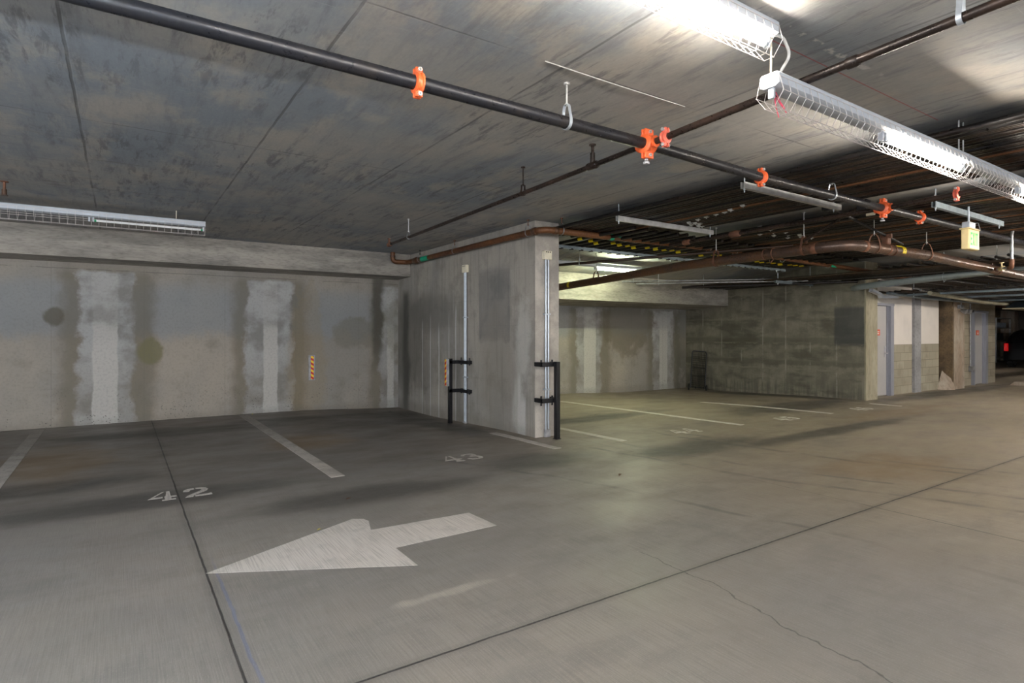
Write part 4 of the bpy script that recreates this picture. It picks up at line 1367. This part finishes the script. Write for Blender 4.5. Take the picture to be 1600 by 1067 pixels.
def guard(face, x, y, label, refl):
    """black steel post off the wall with two brackets reaching round the conduits"""
    g_ = thing('conduit_guard', (x, y, 0), label, 'guard post')
    def P(a, d, z):
        return Vector((x - d, y + a, z)) if face == '-x' else Vector((x + a, y - d, z))
    def bx(a0, a1, d0, d1, z0_, z1_, b=.003, mb=None):
        p, q = P(a0, d0, 0), P(a1, d1, 0)
        mb = mb or MB()
        return mb.bbox(min(p.x, q.x), max(p.x, q.x), min(p.y, q.y), max(p.y, q.y), z0_, z1_, b)
    zf = fz(x, y)
    if face == '-x':
        post = bx(-.03, .03, .20, .26, zf, 1.04)
        part('post', post, M['black'], g_)
        for zz in (.98, .50):
            m_ = bx(-.32, .05, .0, .012, zz - .03, zz + .03)
            bx(-.03, .03, .0, .26, zz - .028, zz + .028, .003, m_)
            bx(-.34, -.28, .0, .07, zz - .028, zz + .028, .003, m_)
            bx(-.34, .0, .065, .08, zz - .028, zz + .028, .003, m_)
            part('bracket', m_, M['black'], g_)
            for a in (-.30, -.02):
                part('anchor_bolt', MB().tube(P(a, .03, zz - .05), P(a, .03, zz + (.075 if zz > .8 else .03)), .012, 8), M['black'], g_)
        pl = bx(-.03, .03, .262, .315, .58, 1.035, .003)
        r_ = part('reflector_plate', pl, M['greyplate'], g_, 'grey reflector backing plate')
        st = bx(-.028, .028, .3155, .318, .59, 1.03, .0008)
        part('reflector_stripes', st, M['stripes'], r_, 'yellow and red diagonal stripes')
    else:
        part('post', bx(.0, .065, .20, .265, zf, 1.07), M['black'], g_)
        for zz in (1.03, .53):
            m_ = bx(-.19, .12, .155, .195, zz - .030, zz + .030)
            bx(-.19, -.15, .0, .19, zz - .030, zz + .030, .003, m_)
            bx(.08, .12, .0, .19, zz - .030, zz + .030, .003, m_)
            part('bracket', m_, M['black'], g_)
            for a in (-.17, .02):
                part('anchor_bolt', MB().tube(P(a, .14, zz - (.07 if zz < .8 else .03)), P(a, .14, zz + .065), .013, 8), M['black'], g_)
        bp_ = bx(-.01, .075, .19, .275, zf, zf + .008, .002)
        part('base_plate', bp_, M['black'], g_)
    return g_


guard('-x', 4.83, 8.72, 'black steel guard post with striped reflector by the conduits on the long wall side', True)
guard('-y', 4.99, 6.6, 'tall black steel guard post without reflector at the divider wall end', False)

hz = thing('hazard_reflector', (3.06, 11.5, .56), 'small vertical reflector with red and yellow stripes on the back wall', 'reflector')
pl = part('backing_plate', MB().bbox(3.005, 3.125, 11.485, 11.5, .56, 1.045, .003), M['greyplate'], hz)
part('striped_face', MB().bbox(3.045, 3.10, 11.481, 11.485, .58, 1.03, .001), M['stripes'], hz, 'red and yellow diagonal stripes')

# ------------------------------------------------------------------ exit sign
ex0, ex1, ey, ez0, ez1 = 7.95, 8.25, 2.60, 2.415, 2.645
es = thing('exit_sign', ((ex0 + ex1) / 2, ey, ez0), 'cream box sign with green EXIT letters hanging at the upper right', 'sign')
hs = part('sign_housing', MB().bbox(ex0, ex1, ey - .0, ey + .075, ez0, ez1, .008), M['exit_box'], es)
part('sign_lid', MB().bbox(ex0 - .012, ex1 + .012, ey - .012, ey + .087, ez1 - .004, ez1 + .012, .004), M['exit_box'], es)
part('sign_face', MB().bbox(ex0 + .008, ex1 - .008, ey - .006, ey, ez0 + .008, ez1 - .008, .002), M['exit_face'], es, 'glowing cream front panel')
part('stem_box', MB().bbox(ex0 + .04, ex0 + .22, ey + .005, ey + .08, ez1 + .014, ez1 + .085, .006), M['galv'], es, 'grey metal junction box')
part('stem_pipe', MB().tube((ex0 + .12, ey + .04, ez1 + .08), (ex0 + .12, ey + .04, H), .010), M['galv'], es)
LET = {
    'E': [[(0, 0), (.72, 0), (.72, .16), (.22, .16), (.22, .42), (.62, .42), (.62, .58), (.22, .58), (.22, .84), (.72, .84), (.72, 1), (0, 1)]],
    'X': [[(0, 0), (.24, 0), (.40, .34), (.56, 0), (.80, 0), (.52, .5), (.80, 1), (.56, 1), (.40, .66), (.24, 1), (0, 1), (.28, .5)]],
    'I': [[(.06, 0), (.28, 0), (.28, 1), (.06, 1)]],
    'T': [[(.26, 0), (.48, 0), (.48, .84), (.74, .84), (.74, 1), (0, 1), (0, .84), (.26, .84)]],
}
lx = ex0 + .035
lm = MB()
for ch, adv in (('E', .062), ('X', .066), ('I', .030), ('T', .06)):
    for p in LET[ch]:
        lm.prism([(lx + a * .068, ez0 + .045 + b * .145) for a, b in p], ey - .0085, ey - .0055, 'y')
    lx += adv
part('sign_letters', lm, M['exit_letter'], es, 'green EXIT lettering', smooth=False)

# ------------------------------------------------------------------ overhead services on the right
gp = thing('grey_plastic_pipe', (13.3, 5.5, 2.5), 'fat grey pipe leaving the side wall end and running toward the right edge', 'pipe')
part('pipe_run', MB().path(fillet([(13.55, 6.55, 2.46), (13.3, 6.3, 2.47), (13.2, 5.9, 2.49), (13.4, 3.9, 2.62), (13.2, 3.3, 2.66), (13.1, 1.5, 2.66)], .15, 6), .066, 24), M['pvc'], gp)
part('pipe_band', MB().collar((13.23, 5.75, 2.497), (13.25, 5.5, 2.515), .066, .072), M['pvc_band'], gp, 'blue grey band')
part('pipe_hanger', MB().tube((13.3, 4.75, 2.46), (13.3, 4.75, H), .008, 8).ring((13.33, 4.75, 2.565), (0, 1, 0), .09, .006), M['galv'], gp)

# white bracket fixture at the column top
wb = single('white_corner_bracket', MB().prism([(13.45, 2.37), (13.85, 2.30), (13.9, 2.24), (13.95, 2.24), (14.7, 2.27), (14.7, 2.33), (14.0, 2.31), (13.85, 2.36), (13.5, 2.43)], 6.12, 6.2, 'y'), M['white'],
            'white bent metal bracket above the grey door column', 'bracket')

def srv(path, r, mat, label, cat='pipe', name='overhead_pipe', hang=()):
    t = thing(name, path[0], label, cat)
    part('pipe_run', MB().path(fillet(path, .12, 5), r, 14), mat, t)
    for (hx, hy, hz_) in hang:
        part('pipe_hanger', MB().tube((hx, hy, hz_ - r - .02), (hx, hy, H), .006, 8).path([(hx, hy, hz_ - r - .02), (hx, hy, hz_ - r)], .013, 6), M['galv'], t)
    return t


# racks of conduits over the door wall (run along X)
def rack(n, x0, x1, y0, y1, z, r, label, group, mix):
    proto = {}
    for i in range(n):
        k = random.choices(list(mix), weights=[mix[a] for a in mix])[0]
        y = y0 + (y1 - y0) * i / (n - 1)
        if k not in proto:
            o = mesh_obj('rack_conduit', MB().tube((0, 0, 0), (x1 - x0, 0, 0), r, 10), M[k]); proto[k] = o
        else:
            o = proto[k].copy(); COL.objects.link(o)
        o.location = (x0 + random.uniform(0, .2), y, z + random.uniform(-.008, .008))
        tag(o, label, 'conduit', group)


rack(16, 14.2, 30.0, 3.9, 6.35, 2.40, .026, 'conduit in the low rack running past the tops of the grey doors', 'conduits in the low rack by the doors',
     {'cond_brown': 4, 'cond_black': 4, 'cond_grey': 1.2})
rack(12, 12.0, 30.0, 3.4, 5.4, 2.74, .024, 'conduit in the upper rack above the fat grey pipe', 'conduits in the upper rack by the doors',
     {'cond_brown': 4, 'cond_black': 4})
rack(12, 14.1, 30.0, 5.3, 6.38, 2.62, .030, 'conduit in the middle rack close to the white wall panels', 'conduits in the middle rack by the doors',
     {'cond_brown': 4, 'cond_black': 4, 'cond_grey': .6})
rack(7, 22.2, 38.0, 6.6, 9.4, 2.55, .05, 'dark pipe crossing the aisle beyond the second door', 'pipes over the far aisle', {'cond_brown': 3, 'cond_black': 3, 'rust': 1})
for i, (x, lb) in enumerate(((14.9, 'nearest blue grey strut under the door rack'), (16.9, 'second blue grey strut under the door rack'), (19.4, 'farthest blue grey strut under the door rack'))):
    t = thing('rack_strut', (x, 5.1, 2.35), lb, 'strut')
    part('strut_channel', MB().bbox(x - .03, x + .03, 3.7, 6.42, 2.32, 2.364, .004), M['blue_strut'], t)
    for yy in (3.75, 5.9):
        part('strut_rod', MB().tube((x, yy, 2.29), (x, yy, H), .008, 8), M['galv'], t)
du = thing('air_duct', (20.5, 5.0, 2.3), 'dark blue duct box hanging low before the second door', 'duct')
part('duct_body', MB().prism([(19.2, 2.13), (22.6, 2.13), (22.6, 2.36), (20.3, 2.36), (19.9, 2.32)], 4.4, 5.5, 'y'), M['duct'], du)
part('duct_flange', MB().bbox(19.15, 22.65, 4.36, 5.54, 2.10, 2.13, .004), M['cend'], du, 'pale brown bottom flange')
srv([(14.1, 6.1, 2.36), (16.0, 6.0, 2.30), (24, 6.0, 2.28)], .035, M['blue_strut'], 'blue grey pipe just above the white wall panels')
srv([(14.4, 5.4, 2.33), (18.0, 5.6, 2.26), (26, 5.7, 2.24)], .045, M['cend'], 'pale brown pipe just below the door rack')
rz = srv([(10.55, 2.9, 2.97), (10.4, 2.9, 2.9), (10.4, 2.9, 2.39), (11.0, 3.15, 2.44), (11.85, 3.52, 2.50)], .020, M['cond_grey'], 'thin pale riser pipe dropping right of the exit sign to the thick drain pipe')
part('elbow', MB().path(fillet([(10.4, 2.9, 2.50), (10.4, 2.9, 2.39), (10.62, 2.99, 2.408)], .06, 6), .030, 14), M['rust_ring'], rz, 'rusty elbow')
part('pipe_union', MB().collar((11.6, 3.41, 2.484), (11.75, 3.475, 2.493), .02, .035), M['rust_ring'], rz)
srv([(12.0, 3.0, 2.96), (12.0, 2.1, 2.86), (14, .5, 2.86)], .03, M['blue_strut'], 'grey blue pipe bending at the upper right edge')
vv = thing('brass_valve', (11.2, 3.25, 2.455), 'small brass valve on the thin pipe below the exit sign', 'valve')
part('valve_body', MB().collar((11.08, 3.19, 2.447), (11.4, 3.32, 2.468), .021, .036), M['exit_box'], vv)
part('valve_stem', MB().tube((11.24, 3.255, 2.48), (11.24, 3.255, 2.54), .010).tube((11.24, 3.255, 2.54), (11.24, 3.255, 2.55), .03), M['exit_box'], vv)

# wall riser and box by door 2, emergency twin lamp on the column
rs = thing('riser_conduit', (19.85, 6.48, 0), 'thin grey riser conduit with a small box left of the second door', 'conduit')
part('conduit_pipe', MB().tube((19.9, 6.47, .45), (19.9, 6.47, 2.3), .014), M['cond_grey'], rs)
part('outlet_box', MB().bbox(19.86, 20.03, 6.40, 6.5, .40, .55, .006), M['cond_grey'], rs)
em = thing('emergency_lamp', (18.45, 6.2, 2.05), 'small twin-headed emergency lamp on top of the pale column', 'lamp')
part('lamp_bracket', MB().bbox(18.36, 18.56, 6.17, 6.25, 2.12, 2.22, .006).tube((18.46, 6.2, 2.2), (18.46, 6.2, 2.4), .012), M['cond_grey'], em)
for dx in (-.13, .16):
    part('lamp_head', MB().path([(18.46 + dx, 6.17, 2.08), (18.46 + dx, 6.10, 2.05), (18.46 + dx, 6.04, 2.03)], .06, 16, rads=[.03, .06, .07]), M['cond_grey'], em)

# ------------------------------------------------------------------ folding shopping cart in the corner
ct = thing('folding_cart', (13.05, 10.35, fz(13.05, 10.4)), 'black folding wire shopping cart standing in the far corner', 'cart')
zf = fz(13.05, 10.4)
cm_ = Matrix.Translation((13.05, 10.38, zf)) @ Matrix.Rotation(-R(38), 4, 'Z') @ Matrix.Rotation(-R(9), 4, 'X') @ Matrix.Rotation(R(5), 4, 'Y')


def T(*p):
    return cm_ @ Vector(p)


fr = MB()
W_, D_ = .19, .09
hd = fillet([T(-W_, .02, .08), T(-W_, .02, 1.03), T(-W_ + .02, .02, 1.08), T(W_ - .02, .02, 1.08), T(W_, .02, 1.03), T(W_, .02, .08)], .03, 5)
fr.path(hd, .019, 10)
fr.path([T(-W_, .02, .62), T(W_, .02, .62)], .010, 8)
fr.path([T(-W_, .02, .40), T(W_, .02, .40)], .008, 8)
part('cart_frame', fr, M['black'], ct)
bk = MB()
x0b, x1b = -W_ + .015, W_ - .015
for i in range(10):
    x = x0b + (x1b - x0b) * i / 9
    bk.path([T(x, .02, .1), T(x, .02, 1.04)], .0042, 5)
    bk.path([T(x, -.10, .12), T(x, -.10, .72)], .0028, 5)
for k in range(17):
    z = .1 + .055 * k
    bk.path([T(x0b, .02, z), T(x1b, .02, z)], .0042, 5)
    if k < 11:
        bk.path([T(x0b, -.10, z + .02), T(x1b, -.10, z + .02)], .0028, 5)
        for x in (x0b, x1b):
            bk.path([T(x, .02, z), T(x, -.10, z + .02)], .0028, 5)
part('wire_basket', bk, M['black'], ct)
part('wheel_axle', MB().path([T(-W_ - .06, .03, .085), T(W_ + .06, .03, .085)], .008, 8), M['black'], ct)
for sx in (-1, 1):
    c = T(sx * (W_ + .045), .03, .085)
    axv = (cm_.to_3x3() @ Vector((1, 0, 0))).normalized()
    fwd_ = Vector((.4, -.91, 0)).normalized()
    wl = MB()
    ax_ = (fwd_ * .55 + axv * .83).normalized()
    wl.ring(c, ax_, .070, .022, 24, 8)
    wl.path([c - ax_ * .008, c + ax_ * .008], .055, 20)
    part_w = part('wheel', wl, M['rubber'], ct)
    hb_ = MB().ring(c, fwd_ * .55 + axv * .83, .045, .006, 20, 6)
    ax2 = (fwd_ * .55 + axv * .83).normalized()
    u_ = ax2.cross(Vector((0, 0, 1))).normalized(); v_ = ax2.cross(u_)
    for k in range(5):
        an = 2 * math.pi * k / 5
        hb_.path([c, c + (u_ * math.cos(an) + v_ * math.sin(an)) * .055], .007, 6)
    hb_.path([c - ax2 * .03, c + ax2 * .02], .018, 12)
    part('wheel_hub', hb_, M['black'], part_w)
for sx in (-.08, .14):
    part('small_caster', MB().ring(T(sx, -.09, .07), (.8, -.5, 0), .025, .010, 14, 6), M['rubber'], ct)

# ------------------------------------------------------------------ car
CX, CY = 31.7, 7.35      # rear bumper, near side
car = thing('parked_car', (CX + 2.3, CY + .9, 0), 'black car with a lit red tail lamp parked at the far right edge', 'car')
prof = [(0.02, .35), (0.0, .62), (.05, .82), (.10, 1.02), (.32, 1.42), (.52, 1.58), (.9, 1.65), (2.2, 1.67), (2.7, 1.58), (3.45, 1.08), (4.3, .95), (4.55, .75), (4.6, .40), (4.45, .28), (.15, .28)]
secs = [(0.02, .0), (.10, -.0), (.9, 0)]
cb = MB()
ny = 13
n = len(prof)
for j in range(ny):
    t = j / (ny - 1)
    yy = t * 1.82
    e = abs(2 * t - 1)
    for (px, pz_) in prof:
        tum = max(0, pz_ - .95) / .7
        inset = .22 * tum
        y_in = inset + (1.82 - 2 * inset) * t
        sq = 1 - (.06 * e ** 6)
        zz = .28 + (pz_ - .28) * (1 - .05 * e ** 5)
        xx = 2.3 + (px - 2.3) * sq
        cb.v.append(Vector((CX + xx, CY + y_in, zz)))
for j in range(ny - 1):
    for i in range(n):
        k = (i + 1) % n
        cb.f.append([j * n + i, j * n + k, (j + 1) * n + k, (j + 1) * n + i]); cb.mi.append(0)
cb.f.append(list(range(n))); cb.mi.append(0)
cb.f.append([(ny - 1) * n + i for i in range(n)]); cb.mi.append(0)
part('car_body', cb, M['carpaint'], car)
gw = MB()
def gside(px, pz_, off=-.012):
    tum = max(0, pz_ - .95) / .7
    return (CX + px, CY + .22 * tum + off, .28 + (pz_ - .28) * .95)
for quad in ([(.48, 1.06), (.62, 1.48), (1.05, 1.55), (1.05, 1.06)], [(1.13, 1.06), (1.13, 1.55), (2.05, 1.57), (2.05, 1.06)], [(2.13, 1.06), (2.13, 1.57), (2.55, 1.5), (3.15, 1.08)]):
    vs = [gside(*q) for q in quad]; vs2 = [gside(q[0], q[1], .02) for q in quad]
    gw.add(vs + vs2, [(0, 1, 2, 3), (0, 4, 5, 1), (1, 5, 6, 2), (2, 6, 7, 3), (3, 7, 4, 0)])
part('side_windows', gw, M['carglass'], car)
part('rear_window', MB().add([(CX + .12, CY + .25, 1.06), (CX + .12, CY + 1.57, 1.06), (CX + .31, CY + 1.5, 1.40), (CX + .31, CY + .32, 1.40), (CX + .2, CY + .25, 1.06), (CX + .2, CY + 1.57, 1.06), (CX + .4, CY + 1.5, 1.40), (CX + .4, CY + .32, 1.40)],
     [(0, 3, 2, 1), (0, 1, 5, 4), (2, 3, 7, 6), (0, 4, 7, 3), (1, 2, 6, 5)]), M['carglass'], car)
for yy in (CY + .0, CY + 1.60):
    part('tail_lamp', MB().bbox(CX + .0, CX + .09, yy + .02, yy + .16, .72, 1.06, .02), M['taillight'], car, 'red tail lamp')
part('badge', MB().bbox(CX + .55, CX + .70, CY - .01, CY + .02, .78, .81, .004), M['yellow'], car, 'small yellow side marker')
for wx in (.85, 3.6):
    for sy in (0, 1):
        y0 = CY - .01 + sy * 1.62
        tire = part('wheel', MB().path([(CX + wx, y0, .33), (CX + wx, y0 + .02, .33), (CX + wx, y0 + .2, .33), (CX + wx, y0 + .22, .33)], .33, 28, rads=[.30, .33, .33, .30]), M['rubber'], car)
        rim = MB().ring((CX + wx, y0 - .004, .33), (0, 1, 0), .20, .015, 28, 6)
        for k in range(5):
            an = 2 * math.pi * k / 5
            rim.path([(CX + wx, y0 - .005, .33), (CX + wx + .2 * math.cos(an), y0 - .005, .33 + .2 * math.sin(an))], .018, 6)
        part('wheel_rim', rim, M['alloy'], tire)

# far surroundings
for (x, y, w_, d_, lb) in ((39.5, 10.9, .6, .6, 'brown concrete column behind the black car'), (40.5, 11.5, .7, .7, 'farther brown concrete column beyond the black car')):
    single('concrete_column', MB().bbox(x, x + w_, y, y + d_, -.02, H + .02, .02), M['palecol' if x < 40 else 'brown'], lb, 'column')
sh = thing('storage_rack', (38.4, 11.6, 0), 'dark storage rack with pale boxes seen past the block wall corner', 'rack')
fr = MB()
for (x, y) in ((37.2, 11.0), (39.2, 11.0), (37.2, 11.8), (39.2, 11.8)):
    fr.box(x - .03, x + .03, y - .03, y + .03, 0, 2.3)
for z in (.2, 1.1, 1.75, 2.25):
    fr.box(37.17, 39.23, 10.97, 11.83, z, z + .04)
part('rack_frame', fr, M['strut'], sh)
single('storage_box', MB().bbox(37.4, 38.8, 11.05, 11.7, 1.80, 2.05, .01), M['wallpaper'], 'pale blue box on the upper shelf of the dark rack', 'box')
single('storage_box', MB().bbox(37.5, 38.4, 11.05, 11.7, 1.15, 1.5, .01), M['duct'], 'dark box on the middle shelf of the dark rack', 'box')
single('parking_kerb', MB().prism([(5.55, 0), (5.55, .06), (5.63, .10), (5.8, .10), (5.9, .0)], 21.0, 24.0, 'x'), M['palecol'], 'low pale kerb before the far aisle', 'kerb')

# ------------------------------------------------------------------ litter
def leaf(x, y, s_, rot, mat, label):
    mb = MB()
    pts = [(0, 0), (.3, .18), (.6, .2), (1, 0), (.6, -.2), (.3, -.16)]
    vs = []
    for (a, b) in pts:
        ca, sa = math.cos(rot), math.sin(rot)
        a -= .5
        vs.append((x + s_ * (a * ca - b * sa), y + s_ * (a * sa + b * ca), fz(x, y) + .004 + abs(b) * s_ * .6 + (a + .5) * s_ * .12))
    vs2 = [(p[0], p[1], p[2] + .002) for p in vs]
    mb.add(vs + vs2, [(0, 5, 4, 3, 2, 1), (6, 7, 8, 9, 10, 11)] + [(i, (i + 1) % 6, 6 + (i + 1) % 6, 6 + i) for i in range(6)])
    single('dry_leaf', mb, mat, label, 'leaf')


leaf(1.22, 4.38, .03, .3, M['leafy'], 'tiny yellow dry leaf on the floor beside the arrow head')
leaf(1.98, 11.35, .05, 1.2, M['leafy'], 'tiny yellow dry leaf at the foot of the back wall')
leaf(1.66, 5.05, .05, .1, M['leafb'], 'tiny brown dry leaf on the floor behind the arrow')
leaf(4.25, 4.35, .07, .5, M['leafb'], 'dark dry leaf on the open floor right of the arrow')
